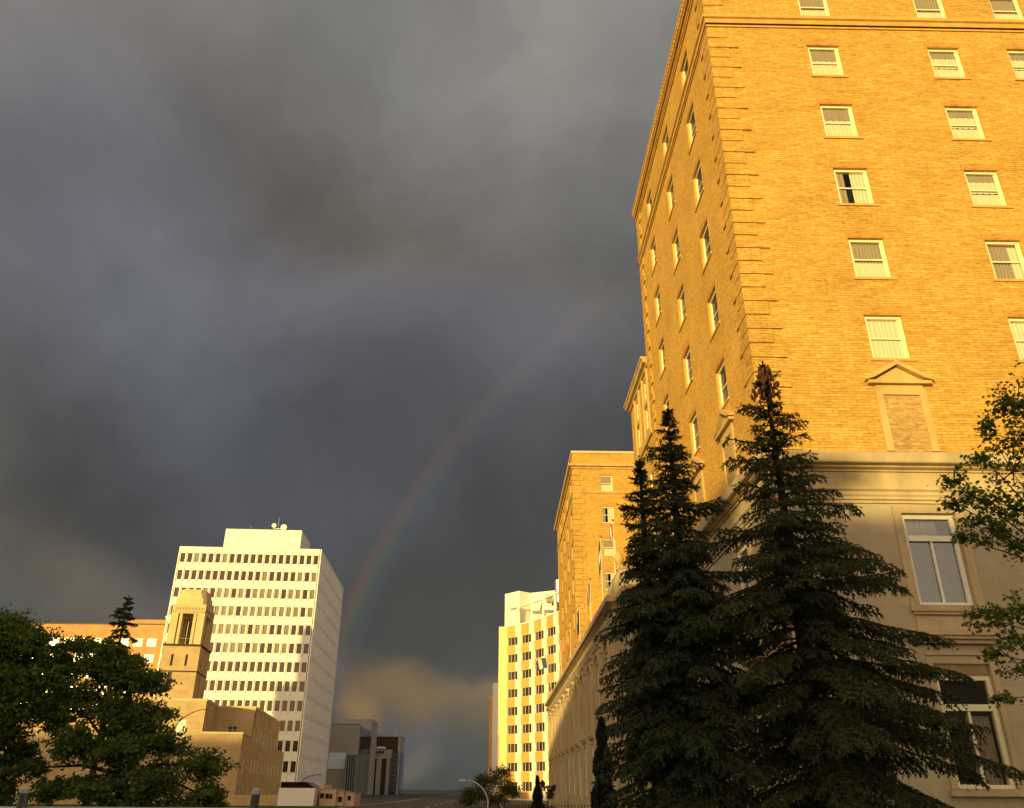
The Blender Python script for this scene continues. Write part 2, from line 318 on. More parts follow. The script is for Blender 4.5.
# --- prototype of the upper sash window (local: x along wall, -y outwards, z up from the sill)
def sash_window(curt):
    f=MB(); w,h=WW/2,WH
    for a,bq in ((-w,-w+.10),(w-.10,w)): f.box(a,bq,.02,.16,0,h)
    f.box(-w+.10,w-.10,.02,.16,h-.11,h); f.box(-w+.10,w-.10,.02,.16,0,.09)
    fr=f.build('window','window_paint',hotel,world=False)
    g=MB(); m=h*.5
    g.box(-w+.10,w-.10,.06,.10,m-.03,m+.03)
    for x in (-w+.10,w-.14): g.box(x,x+.04,.06,.10,.09,m-.03); g.box(x,x+.04,.06,.10,m+.03,h-.11)
    g.build('sash','window_paint',fr,world=False)
    MB().face([(-w+.14,.085,.09),(w-.14,.085,.09),(w-.14,.085,h-.11),(-w+.14,.085,h-.11)]).build('pane','glass',fr,world=False)
    MB().box(-w-.12,w+.12,-.13,-.06,-.10,-.003).build('sill','terracotta',fr,world=False)
    MB().box(-w-.08,w+.08,-.092,-.075,h+.004,h+.30).build('lintel','soldier_brick',fr,world=False)
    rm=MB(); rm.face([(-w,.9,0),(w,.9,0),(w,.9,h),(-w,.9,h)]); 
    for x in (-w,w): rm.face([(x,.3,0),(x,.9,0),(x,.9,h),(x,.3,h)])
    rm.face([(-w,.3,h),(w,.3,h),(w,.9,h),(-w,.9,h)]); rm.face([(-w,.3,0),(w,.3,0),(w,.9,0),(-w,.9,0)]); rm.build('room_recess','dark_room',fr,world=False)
    def cloth(x0,x1,z0,z1,y,amp,per,mat,nm,scal=0):
        c=MB(); n=44; pts=[]
        for k in range(n+1):
            t=k/n; x=x0+(x1-x0)*t; y_=.112+(y-.20)*.5; yy=y_+.5*amp*math.sin(2*math.pi*(x*per+.13*math.sin(9*x)))
            zb=z0+scal*abs(math.sin(math.pi*(x-x0)*4.2))
            pts.append(((x,yy,zb),(x,yy,z1)))
        for a,bq in zip(pts,pts[1:]): c.face([a[0],bq[0],bq[1],a[1]])
        c.build(nm,mat,fr,smooth=True,world=False)
    if curt==0: cloth(-w+.06,w-.06,.05,h-.05,.24,.020,9,'curtain','curtain'); cloth(-w+.06,w-.06,m+.14,h-.03,.20,.012,12,'grey_curtain','valance',.07)
    if curt==1: cloth(-w+.06,w-.06,.05,h-.05,.26,.025,8,'grey_curtain','curtain'); cloth(-w+.06,w-.06,.05,m-.12,.21,.02,10,'curtain','valance',-.05)
    if curt==2: cloth(-w+.06,-.22,.05,h-.05,.24,.03,8,'grey_curtain','curtain'); cloth(.02,w-.06,.05,h-.05,.24,.03,8,'curtain','curtain')
    if curt==3: cloth(-w+.06,w-.06,.05,m-.16,.24,.015,9,'curtain','curtain',.05); cloth(-w+.06,w-.06,m-.14,h-.3,.25,.015,8,'curtain','curtain',.04); cloth(-w+.06,w-.06,m+.42,h-.03,.21,.015,10,'grey_curtain','valance',.06)
    if curt==4: cloth(-w+.06,w-.06,.05,h-.05,.26,.022,7,'curtain','curtain')
    if curt==5: cloth(-w+.06,w-.06,.05,h-.05,.30,.025,8,'grey_curtain','curtain'); cloth(.2,w-.12,.05,h-.2,.24,.02,8,'curtain','curtain')
    return fr
protos=[sash_window(i) for i in range(6)]; used=set()
def put_window(kind,loc,rot,label=None):
    p=protos[kind]
    o=p if kind not in used else copy_tree(p,hotel)
    used.add(kind); o.location=Vector(loc)-hotel.location+(Vector((0,.08,0)) if rot==0 else Vector((.08,0,0))); o.rotation_euler=(0,0,rot)
    if label: o['label']=label
    return o
curt_front={(0,0):1,(1,0):1,(2,0):1,(0,1):0,(1,1):3,(2,1):3,(0,2):0,(1,2):3,(0,3):2,(1,3):3,(0,4):1,(1,4):5,(0,5):4,(1,5):4}
# walls
b=MB(); holes=[]
for i,x in enumerate(frontX):
    for j,h in enumerate(heads): 
        holes.append((x-HX,h-WH-11.7,x-HX+WW,h-11.7)); put_window(curt_front.get((i,j),(i*2+j)%5),(x+WW/2,HY,h-WH),0)
b.wall((HX,HY,11.7),(1,0,0),30,24.6,holes,.10,(0,-1,0)); b.build('front_wall','buff_brick',hotel)
b=MB(); holes=[]
for i,y in enumerate(leftY):
    for j,h in enumerate(heads):
        holes.append((y-HY,h-WH-11.7,y-HY+WW,h-11.7)); put_window((i+j*2)%2*4 if (i+j)%3 else 3,(HX,y+WW/2,h-WH),-math.pi/2)
b.wall((HX,HY,11.7),(0,1,0),HE-HY,24.6,holes,.10,(-1,0,0)); b.build('side_wall','side_brick_lit',hotel)
b=MB(); b.face([(HX,HE,11.7),(HX+30,HE,11.7),(HX+30,HE,36.3),(HX,HE,36.3)]); b.face([(HX+30,HY,0),(HX+30,HE,0),(HX+30,HE,36.3),(HX+30,HY,36.3)]); b.build('rear_wall','side_brick_lit',hotel)
MB().box(HX+.3,HX+29.7,HY+.3,HE-.3,35.6,35.8).build('roof','roofing',hotel)
# quoins: brick blocks in long and short courses
def quoins(cx,cy,z0,z1,sx=1,front=True,side=True,par=hotel,end=0):
    b=MB(); j=MB(); k=0; z=z0; p=.065
    while z<z1-.3:
        L=1.18 if k%2==0 else .78; S_=.78 if k%2==0 else 1.18; t=min(z+.532,z1)
        if front: b.box(cx-p,cx+L,cy-p,cy+.02,z,t); 
        if side: b.box(cx-p,cx+.02,cy+(.021 if front else 0),cy+S_,z,t)
        if end: b.box(cx-p,cx+.02,end-S_,end,z,t)
        if z+.575<z1-.3:
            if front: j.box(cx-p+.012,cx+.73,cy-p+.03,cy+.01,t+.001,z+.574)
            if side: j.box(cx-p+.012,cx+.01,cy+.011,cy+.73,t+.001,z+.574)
        z+=.575; k+=1
    q=b.build('quoins','buff_brick',par); tag(j.build('joints','joint_shade',q),kind='stuff'); return q  # dark mortar strips carry the shade of deep joints in their colour
quoins(HX,HY,11.75,31.35); quoins(HX,HY,32.15,34.9)
b=MB(); z=11.8; k=0
while z<34.6:
    if not (31.3<z+.5<32.3): b.box(HX-.065,HX+.02,HE-(1.18 if k%2 else .78),HE+.05,z,z+.520)
    z+=.575; k+=1
b.build('quoins','side_brick_lit',hotel)
# string course and main cornice
PMAIN=[(HX+30,HY),(HX,HY),(HX,HE)]
def flip(prof): return prof
# travelling from right to left along the front the outward side (-y) is on the left, so mirror the offsets
class MBL(MB):
    def sweep(s,path,prof): return MB.sweep(s,path,[(-o,z) for o,z in prof])
MBL().sweep(PMAIN,[(0,31.42),(.05,31.42),(.05,31.52),(0,31.53),(0,31.62),(.07,31.62),(.09,31.72),(.09,31.84),(.17,31.88),(.17,32.04),(0,32.05)]).build('string_course','terracotta',hotel)
MBL().sweep(PMAIN,[(0,34.72),(.06,34.72),(.06,34.82),(.13,34.86),(.13,34.98),(.0,34.98)]).build('cornice','terracotta',hotel)
MBL().sweep(PMAIN,[(0,35.12),(.20,35.12),(.20,35.24),(.27,35.28),(.27,35.50),(.32,35.54),(.32,35.66),(0,35.66)]).build('cornice','terracotta',hotel)
b=MB(); y=HY
while y<HE: b.box(HX-.29,HX-.271,y,y+.10,35.34,35.48); y+=.26
x=HX+.1
while x<HX+30: b.box(x,x+.10,HY-.29,HY-.271,35.34,35.48); x+=.26
tag(b.build('egg_and_dart','terracotta',hotel),kind='stuff')
MBL().sweep(PMAIN,[(0,36.31),(.08,36.31),(.08,36.45),(-.3,36.45),(-.3,36.31)]).build('parapet_coping','trim_stone',hotel)
# blind windows with pediments
def blind(cx,cy,rot,w=1.9):
    e=MB(); z0=11.75
    for sx in (-1,1): e.box(min(sx*.62,sx*.86),max(sx*.62,sx*.86),-.07,.0,z0,13.80); 
    e.box(-.86,.86,-.075,0,13.80,14.02); e.box(-.80,.80,-.05,0,14.021,14.18)
    e.box(-1.08,1.08,-.20,0,14.18,14.30)
    for sx in (-1,1):
        e.extrude_xz([(sx*1.16,14.301),(sx*1.16,14.40),(0,15.06),(0,14.90),(sx*.86,14.40)] if sx<0 else [(0,14.90),(0,15.06),(1.16,14.40),(1.16,14.301),(.86,14.40)],-.22,0)
    e.extrude_xz([(-.90,14.302),(0,14.86),(.90,14.302)],-.06,0)
    o=e.build('blind_window','trim_stone',hotel,world=False); o.location=Vector((cx,cy,0))-hotel.location; o.rotation_euler=(0,0,rot)
    p=MB().box(-.62,.62,-.012,.0,z0,13.80).build('brick_panel','panel_brick',o,world=False)
for x in (frontX[0],frontX[3]): blind(x+WW/2,HY,0)
for y in leftY: blind(HX,y+WW/2+.05,-math.pi/2)
# --- limestone base
def base_window(cx,cy,rot,z0,z1,w,trans,dark=False,curtain_mat='grey_curtain',par=hotel,ww=1):
    """tall window: painted frame, transom, two casements, curtain"""
    e=MB(); a=w/2; H=z1-z0
    e.box(-a,-a+.13,.10,.26,0,H); e.box(a-.13,a,.10,.26,0,H); e.box(-a+.13,a-.13,.10,.26,H-.14,H); e.box(-a+.13,a-.13,.10,.26,0,.10)
    e.box(-a+.13,a-.13,.08,.26,trans-z0-.09,trans-z0+.09); e.box(-.035,.035,.12,.24,.10,trans-z0-.09)
    o=e.build('window','white_paint' if not dark else 'window_paint',par,world=False); o.location=Vector((cx,cy,z0))-par.location; o.rotation_euler=(0,0,rot)
    MB().face([(-a+.13,.18,.1),(a-.13,.18,.1),(a-.13,.18,H-.14),(-a+.13,.18,H-.14)]).build('pane','coated_glass' if not dark else 'glass',o,world=False)
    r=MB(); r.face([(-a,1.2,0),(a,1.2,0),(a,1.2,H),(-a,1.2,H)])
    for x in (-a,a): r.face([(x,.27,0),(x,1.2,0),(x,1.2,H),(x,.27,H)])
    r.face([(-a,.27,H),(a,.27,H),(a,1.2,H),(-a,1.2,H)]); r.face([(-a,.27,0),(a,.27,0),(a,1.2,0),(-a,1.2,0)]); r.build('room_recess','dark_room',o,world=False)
    def cl(x0,x1,zz0,zz1,m):
        c=MB(); n=40
        for k in range(n):
            A=x0+(x1-x0)*k/n; B_=x0+(x1-x0)*(k+1)/n; f=lambda x:.40+.03*math.sin(x*55+2*math.sin(5*x))
            c.face([(A,f(A),zz0),(B_,f(B_),zz0),(B_,f(B_),zz1),(A,f(A),zz1)])
        c.build('curtain',m,o,smooth=True,world=False)
    if not dark: cl(-a+.1,a*.45,trans-z0-.15,H-.1,'curtain'); cl(-a+.1,a*.05,.05,trans-z0-.16,'reflection_curtain'); cl(a*.05,a*.45,.05,trans-z0-.16,'grey_curtain'); cl(a*.45,a-.1,.05,trans-z0-.16,'reflection_curtain')  # dark mottled cloth stands in for trees reflected in the panes
    else: cl(0,a-.15,.05,trans-z0-.2,'grey_curtain')
    return o
bx=[13.55,18.9,24.2,29.6,35.0]
b=MB(); holes=[]
for x in bx:
    holes.append((x-.85-HX,6.76,x+.85-HX,9.62)); holes.append((x-.83-HX,1.75,x+.83-HX,5.05))
b.wall((HX,HY,0),(1,0,0),30,11.7,holes,.10,(0,-1,0)).build('base_front_wall','limestone',hotel)
b=MB(); holes=[]
for y in (28.4,33.4,38.4): holes.append((y-.85-HY,6.76,y+.85-HY,9.62)); holes.append((y-.83-HY,1.75,y+.83-HY,5.05))
b.wall((HX,HY,0),(0,1,0),19.2,11.7,holes,.10,(-1,0,0)).build('base_side_wall','limestone',hotel)
for x in bx: base_window(x,HY,0,6.76,9.62,1.70,8.85); base_window(x,HY,0,1.75,4.75,1.66,3.86,True)
for y in (28.4,33.4,38.4): base_window(HX,y,-math.pi/2,6.76,9.62,1.70,8.85); base_window(HX,y,-math.pi/2,1.75,4.75,1.66,3.86,True)
def surround(cx,cy,rot):
    e=MB()
    for s_ in (-1,1):
        x0,x1=sorted((s_*.86,s_*1.12)); e.box(x0,x1,-.07,-.001,6.741,9.86); x0,x1=sorted((s_*.84,s_*1.02)); e.box(x0,x1,-.05,-.001,1.74,5.2)
    e.box(-.859,.859,-.07,-.001,9.63,9.86)
    e.box(-1.16,1.16,-.13,-.001,6.56,6.74); e.box(-1.10,1.10,-.08,-.001,6.47,6.559)
    e.box(-1.05,1.05,-.04,-.001,6.0,6.40)
    e.box(-1.30,1.30,-.30,-.001,5.84,5.95); e.box(-1.24,1.24,-.24,-.001,5.74,5.839); e.box(-1.14,1.14,-.15,-.001,5.62,5.739)
    e.box(-1.02,1.02,-.04,-.001,5.30,5.40); e.box(-.839,.839,-.03,-.001,5.06,5.2); e.box(-1.1,1.1,-.15,-.001,1.56,1.73)
    bx_=MB().box(-.829,.829,.06,.2,4.76,5.04); 
    o=e.build('window_surround','base_stone',hotel,world=False); o.location=Vector((cx,cy,0))-hotel.location; o.rotation_euler=(0,0,rot); bx_.build('shutter_box','bronze',o,world=False)
for x in bx: surround(x,HY,0)
for y in (28.4,33.4,38.4): surround(HX,y,-math.pi/2)
PP=[(HX+30,HY),(HX,HY),(HX,43.7),(7.05,43.7),(7.05,46.0),(6.5,46.0),(6.5,108),(7.05,108),(7.05,115),(30,115)]
MBL().sweep(PP,[(0,9.95),(.06,9.95),(.06,10.03),(.12,10.06),(.12,10.14),(.16,10.2),(.16,10.30),(.22,10.36),(.22,10.44),(.05,10.46),(.05,11.0),(.12,11.0),(.12,11.05),(.20,11.07),(.28,11.10),(.28,11.14),(.47,11.17),(.50,11.21),(.50,11.50),(.44,11.54),(.02,11.58),(.02,11.74),(-.3,11.74),(-.3,9.95)]).build('base_cornice','base_stone',hotel)
MBL().sweep(PP[:3],[(0,0),(.12,0),(.12,1.0),(.05,1.08),(0,1.08)]).build('plinth','limestone',hotel)
# long low wing along the street
b=MB(); b.face([(7.05,43.7,0),(HX,43.7,0),(HX,43.7,11.7),(7.05,43.7,11.7)][::1]); b.face([(7.05,43.7,0),(7.05,43.7,11.7),(7.05,46,11.7),(7.05,46,0)]); b.face([(6.5,46,0),(7.05,46,0),(7.05,46,11.7),(6.5,46,11.7)])
b.face([(7.05,108,0),(7.05,108,11.7),(7.05,115,11.7),(7.05,115,0)]); b.face([(6.5,108,0),(6.5,108,11.7),(7.05,108,11.7),(7.05,108,0)]); b.face([(7.05,115,0),(7.05,115,11.7),(30,115,11.7),(30,115,0)])
holes=[]; bayY=[49.6+5.05*k for k in range(12)]
for y in bayY: holes.append((y-.95-46,5.7,y+.95-46,9.1)); holes.append((y-.95-46,1.3,y+.95-46,4.5))
b.wall((6.5,46,0),(0,1,0),62,11.7,holes,.10,(-1,0,0)); b.build('wing_wall','limestone',hotel)
for y in bayY: base_window(6.5,y,-math.pi/2,5.7,9.1,1.9,8.1,True); base_window(6.5,y,-math.pi/2,1.3,4.5,1.9,3.7,True)
MB().face([(6.8,43.9,11.69),(30,43.9,11.69),(30,114.8,11.69),(6.8,114.8,11.69)]).build('wing_roof','roofing',hotel)
for k,y in enumerate([46.9+5.05*k for k in range(13)]):
    e=MB(); e.box(6.36,6.499,y-.35,y+.35,.9,9.3); e.box(6.28,6.499,y-.42,y+.42,9.301,9.55); e.box(6.30,6.499,y-.45,y+.45,.0,.899)
    e.extrude_xz([(6.499,9.551),(6.499,9.94),(6.12,9.94),(6.18,9.75),(6.34,9.66)],y-.2,y+.2)
    e.build('pilaster','base_stone',hotel)
for y in bayY:
    b=MB(); b.box(6.25,6.499,y-1.25,y+1.25,4.95,5.12); b.box(6.33,6.499,y-1.2,y+1.2,4.8,4.949); b.box(6.40,6.499,y-1.2,y-.96,5.2,9.1); b.box(6.40,6.499,y+.96,y+1.2,5.2,9.1)
    n=8
    for k in range(n):
        a0,a1=math.pi*k/n,math.pi*(k+1)/n; r0,r1=.95,1.2; p=[(math.cos(a)*r,math.sin(a)*r*.55) for a,r in ((a0,r0),(a0,r1),(a1,r1),(a1,r0))]
        i=len(b.v); b.v+=[(6.36,y+u,9.1+w) for u,w in p]+[(6.499,y+u,9.1+w) for u,w in p]; b.f+=[(i,i+1,i+2,i+3),(i+4,i+7,i+6,i+5),(i,i+4,i+5,i+1),(i+1,i+5,i+6,i+2),(i+2,i+6,i+7,i+3),(i+3,i+7,i+4,i)]
    b.build('window_hood','base_stone',hotel)
# attic over the entrance end of the low wing, with urns
e=MB(); e.extrude_xz([(6.55,11.75),(8.6,11.75),(8.6,13.25),(7.0,13.25),(6.78,12.95),(6.6,12.3)],46.3,50.2); e.box(6.98,8.6,46.2,50.3,13.251,13.36); e.build('attic','limestone',hotel)
def urn(x,y,z,par=hotel):
    MB().lathe(x,y,[(.0,z),(.22,z),(.22,z+.12),(.08,z+.2),(.08,z+.3),(.26,z+.5),(.30,z+.72),(.2,z+.86),(.24,z+.92),(.10,z+1.02),(.05,z+1.15),(.0,z+1.2)]).build('urn','trim_stone',par,smooth=True)
urn(7.1,47.2,13.36); urn(6.9,56,11.74); urn(6.9,62,11.74)
b=MB(); x=12.66
for w,t_ in ((.06,0),(.09,1),(.09,0),(.10,1),(.07,0),(.09,1),(.06,0),(.09,1)):
    b.box(x,x+.022,HY-.19,HY-.17,1.74,1.86); b.box(x,x+w,HY-.19,HY-.171,1.74+.10*t_,1.76+.10*t_); x+=w+.025
b.build('sign_letters','white_paint',hotel)
# small wing behind the main block (cornice lower than the roof)
wx,wy0,wy1=HX,HE,49.0
b=MB(); holes=[]; wingwin=[(y,z) for y in (43.05,45.95) for z in (22.75,20.95,16.9,13.6)]
for y,z in wingwin: holes.append((y-wy0,z-11.7,y-wy0+1.05,z-11.7+1.35))
b.wall((wx,wy0,11.7),(0,1,0),wy1-wy0,13.6,holes,.2,(-1,0,0)); b.face([(wx,wy1,11.7),(wx,wy1,25.3),(wx+16,wy1,25.3),(wx+16,wy1,11.7)]); b.build('rear_wing_wall','side_brick_lit',hotel)
for y,z in wingwin:
    w_,h_=1.05/2,1.35; f=MB(); f.box(-w_,-w_+.08,.04,.14,0,h_); f.box(w_-.08,w_,.04,.14,0,h_); f.box(-w_+.08,w_-.08,.04,.14,h_-.08,h_); f.box(-w_+.08,w_-.08,.04,.14,0,.08); f.box(-w_+.08,w_-.08,.05,.12,h_/2-.03,h_/2+.03)
    o=f.build('window','window_paint',hotel,world=False); o.location=Vector((wx,y+w_,z))-hotel.location; o.rotation_euler=(0,0,-math.pi/2)
    MB().face([(-w_+.08,.1,.08),(w_-.08,.1,.08),(w_-.08,.1,h_-.08),(-w_+.08,.1,h_-.08)]).build('pane','blind_glass',o,world=False)
MB().face([(wx+.2,wy0,25.2),(wx+16,wy0,25.2),(wx+16,wy1,25.2),(wx+.2,wy1,25.2)]).build('rear_wing_roof','roofing',hotel)
MBL().sweep([(wx,wy0+.02),(wx,wy1),(wx+16,wy1)],[(0,24.45),(.10,24.45),(.12,24.6),(.30,24.66),(.34,24.85),(.42,24.9),(.42,25.02),(0,25.02)]).build('rear_wing_cornice','trim_stone',hotel)
MBL().sweep([(wx,wy0+.02),(wx,wy1),(wx+16,wy1)],[(0,20.1),(.10,20.1),(.14,20.3),(.14,20.42),(0,20.42)]).build('string_course','trim_stone',hotel)
e=MB()
for y in (42.75,44.35,45.65,47.25): e.box(wx-.10,wx-.001,y,y+.22,20.43,24.44)
for y in (43.05,45.95): e.box(wx-.06,wx-.001,y,y+1.05,22.38,22.68)
e.build('window_surround','trim_stone',hotel)
# far tower block of the same hotel
fx,fy0,fy1,ft=7.8,82.0,105.6,35.0
b=MB(); holes=[]; fh=[32.25,28.75,25.25,21.75,18.25,14.75]
for x in (10.75,15.6,19.0): 
    for h in fh: holes.append((x-fx,h-1.75-11.7,x-fx+1.3,h-11.7))
b.wall((fx,fy0,11.7),(1,0,0),26,ft-11.7,holes,.10,(0,-1,0)).build('far_block_front_wall','buff_brick',hotel)
for x in (10.75,15.6,19.0):
    for j,h in enumerate(fh): put_window([1,2,1,2,0,1][j],(x+.65,fy0,h-1.755),0)
b=MB(); holes=[]; fyw=[84.0,88.9,93.8,98.7]
for y in fyw:
    for h in fh: holes.append((y-fy0,h-1.75-11.7,y-fy0+1.3,h-11.7))
b.wall((fx,fy0,11.7),(0,1,0),fy1-fy0,ft-11.7,holes,.10,(-1,0,0)).build('far_block_side_wall','side_brick_lit',hotel)
for y in fyw:
    for j,h in enumerate(fh): put_window(4,(fx,y+.65,h-1.755),-math.pi/2)
b=MB(); b.face([(fx,fy1,11.7),(fx,fy1,ft),(fx+26,fy1,ft),(fx+26,fy1,11.7)]); b.face([(fx+26,fy0,11.7),(fx+26,fy1,11.7),(fx+26,fy1,ft),(fx+26,fy0,ft)]); b.build('far_block_rear_wall','side_brick_lit',hotel)
MB().box(fx+.3,fx+25.7,fy0+.3,fy1-.3,ft-.5,ft-.3).build('far_block_roof','roofing',hotel)
PF=[(fx+26,fy0),(fx,fy0),(fx,fy1),(fx+26,fy1)]
MBL().sweep(PF,[(0,33.0),(.12,33.0),(.16,33.15),(.42,33.22),(.48,33.45),(.05,33.5),(0,33.5)]).build('far_block_cornice','trim_stone',hotel)
MBL().sweep(PF,[(0,34.8),(.1,34.8),(.12,35.05),(-.3,35.05),(-.3,34.8)]).build('parapet_coping','pale_stone',hotel)
MBL().sweep(PF[:3],[(0,30.25),(.1,30.25),(.14,30.42),(0,30.45)]).build('string_course','trim_stone',hotel)
quoins(fx,fy0,11.8,30.2); quoins(fx,fy0,30.5,32.9)
# main tower of the hotel beyond the court (mostly hidden)
# ------------------------------------------------------------------ flags on the low wing's roof
def flag_mat(name,cols,axis=0,period=1.0):
    m,t,b=base_mat(name,.8,.1); tc=t.nodes.new('ShaderNodeTexCoord'); s=t.nodes.new('ShaderNodeSeparateXYZ'); t.links.new(tc.outputs['UV'],s.inputs[0])
    r=t.nodes.new('ShaderNodeValToRGB'); r.color_ramp.interpolation='CONSTANT'; t.links.new(s.outputs[axis],r.inputs[0])
    el=r.color_ramp.elements; el[0].position=0; el[0].color=(*cols[0],1); el[1].position=1/len(cols); el[1].color=(*cols[1%len(cols)],1)
    for k in range(2,len(cols)): e=el.new(k/len(cols)); e.color=(*cols[k],1)
    t.links.new(r.outputs[0],b.inputs['Base Color'])
red=(.60,.03,.015); wht=(.78,.75,.68); grn=(.06,.20,.06); yel=(.75,.50,.05); blu=(.03,.05,.16); gry=(.30,.30,.33)
flag_mat('flag_red',[red,wht,red],0); flag_mat('flag_green',[grn,grn,yel],1); flag_mat('flag_white_green',[grn,wht,(.2,.2,.18)],1)
flag_mat('flag_union',[blu,red,wht,blu,wht,red,blu],0); flag_mat('flag_blue_yellow',[blu,blu,yel],0); flag_mat('flag_blue',[(.10,.13,.25),wht,(.10,.12,.2)],0); flag_mat('flag_red_yellow',[red,yel],0)
def flag_thing(x,y,ztop,L,wd,mat,label,lean=(0,0),hang=1.0,zbase=11.74):
    t=thing('flagpole',label,'flagpole',(x,y,zbase),0,'flags along the roof edge of the hotel wing')
    top=Vector((x+lean[0],y+lean[1],ztop)); base=Vector((x,y,zbase))
    MB().tube([base,base+(top-base)*.5,top],[.05,.042,.03],8).build('pole','pole_paint',t)
    MB().lathe(top.x,top.y,[(0,top.z-.02),(.07,top.z+.03),(.09,top.z+.1),(.06,top.z+.17),(0,top.z+.19)],8).build('finial','bronze',t,smooth=True)
    nu,nv=14,10; me=bpy.data.meshes.new('flag'); v=[];f=[];uv=[]
    d=(top-base).normalized()
    for i in range(nu+1):
        for j in range(nv+1):
            u,w=i/nu,j/nv
            p=top-d*(.15+ w*L) ; out_=wd*u*(1-.35*u*min(1,hang))
            sag=hang*u*u*L*.55; wav=.10*math.sin(u*9+w*2.5)*u
            v.append(tuple(Vector((p.x-out_*.75,p.y-out_*.45+wav,p.z-sag-.05*math.sin(w*7+u*3)))-Vector(t.location))); uv.append((u,w))
    for i in range(nu):
        for j in range(nv): a=i*(nv+1)+j; f.append((a,a+1,a+nv+2,a+nv+1))
    me.from_pydata(v,[],f); ul=me.uv_layers.new(name='UVMap')
    for l in me.loops: ul.data[l.index].uv=uv[l.vertex_index]
    me.materials.append(MATS[mat]); me.polygons.foreach_set('use_smooth',[True]*len(me.polygons)); me.update(); link(bpy.data.objects.new('flag',me),t)
flag_thing(7.05,48.6,16.75,.8,.55,'flag_red','flagpole with a small red flag furled near its middle, nearest the spruces',hang=1.2,zbase=13.3)
flag_thing(6.95,54.1,17.3,2.0,.45,'flag_white_green','flagpole with a drooping green and white flag, second from the spruces',hang=1.0)
flag_thing(6.95,61.5,16.1,1.5,.5,'flag_union','flagpole with a drooping flag in red, white and blue bars',hang=.9)
flag_thing(6.95,70.5,15.9,1.9,.5,'flag_blue_yellow','flagpole with a dark blue and yellow drooping flag, in front of the far brick block',hang=1.1)
flag_thing(6.95,80,15.7,1.7,.45,'flag_red_yellow','flagpole with a narrow red and yellow flag before the far brick block',hang=1.1)
flag_thing(6.95,92,16.6,2.2,.4,'flag_red','flagpole with a long red flag against the orange and white tower',hang=1.2)
flag_thing(6.9,106,17.0,1.3,2.6,'flag_blue','leaning flagpole at the far end with a blue and white flag blown left',lean=(-.8,1),hang=.9)
# ------------------------------------------------------------------ white office tower, left
wt=thing('office_tower','tall white office tower with rows of small dark windows and a white rooftop box','office tower',(-39.46,178,0),R(2.5))
WX0,WD,WZ=-31.0,38.7,49.85
b=MB(); rows=[48.4-3.80*k for k in range(13)]; cols=[-.55-1.522*k for k in range(20)]
holes=[]
for z in rows:
    for x in cols: holes.append((x-WX0-.98,z-2.02,x-WX0,z))
b.wall((WX0,0,0),(1,0,0),-WX0-.40,WZ,holes,.22,(0,-1,0)); b.build('front_wall','white_panel',wt,world=False)
b=MB(); b.box(-.399,-.25,.25,.5,0,WZ-.3); b.box(-.249,0,0,.45,0,WZ); b.build('corner_pier','white_panel',wt,world=False)
MB().face([(-.4,.24,0),(-.25,.24,0),(-.25,.24,WZ),(-.4,.24,WZ)]).build('corner_groove','grey_curtain',wt,world=False)
for x in [c+.27 for c in cols[1:]]+[cols[-1]-1.25]:
    b=MB()
    for z in rows: b.box(x-.06,x+.06,-.18,-.001,z-2.5,z+.4)
    b.build('mullion_fin','white_panel',wt,world=False)
b=MB(); b.face([(0,.451,0),(0,WD,0),(0,WD,WZ),(0,.451,WZ)]); b.build('side_wall','shade_white_panel',wt,world=False)  # same white concrete as the front, tinted pinkish for its shaded side
b=MB(); b.face([(WX0,WD,0),(WX0,WD,WZ),(0,WD,WZ),(0,WD,0)]); b.face([(WX0,0,0),(WX0,0,WZ),(WX0,WD,WZ),(WX0,WD,0)]); b.build('rear_wall','shade_white_panel',wt,world=False)
b=MB()
for k in range(24): 
    y=1.2+1.54*k
    for z in rows: b.box(.001,.10,y,y+.22,z-2.3,z+.5)
b.build('side_fins','shade_white_panel',wt,world=False)
b=MB()
for z in rows: b.box(.001,.03,.6,WD-.2,z+.75,z+.95)
b.build('side_bands','shade_white_panel',wt,world=False)
MB().box(WX0+.2,-.2,.2,WD-.2,WZ-.6,WZ-.4).build('roof','roofing',wt,world=False)
MB().box(-24.0,-6.48,8,19.7,WZ-.4,56.4).build('rooftop_box','white_panel',wt,world=False)
b=MB(); b.tube([(-12.3,9,56.4),(-12.3,9,59.6)],.08); b.box(-13.4,-11.2,8.9,9.1,56.9,57.05); b.tube([(-18.6,9,56.4),(-18.6,9,57.6)],.06); m=b.build('antenna_mast','galvanised',wt,world=False)
for x,z,r in ((-13.2,57.6,.55),(-10.9,57.2,.75)):
    b=MB(); n=14; i0=len(b.v)
    for rr,dy in ((.02,0),(r*.6,-.10),(r,-.30),(r*.98,-.26)):
        for q in range(n): t=2*math.pi*q/n; b.v.append((x+rr*math.cos(t),8.8+dy,z+rr*math.sin(t)))
    for k in range(3):
        for q in range(n): p=(q+1)%n; b.f.append((i0+k*n+q,i0+k*n+p,i0+(k+1)*n+p,i0+(k+1)*n+q))
    b.build('dish_antenna','cream_paint',m,smooth=True,world=False)
def small_pane(w,h,mat,fr='white_panel'):
    o=MB().face([(-w,.2,0),(0,.2,0),(0,.2,h),(-w,.2,h)]).build('window',mat,wt,world=False); return o
wp=[small_pane(.98,2.02,m) for m in ('brown_glass','blind_glass','black_glass')]; first=[True]*3
stuff=MB(); nwin=0
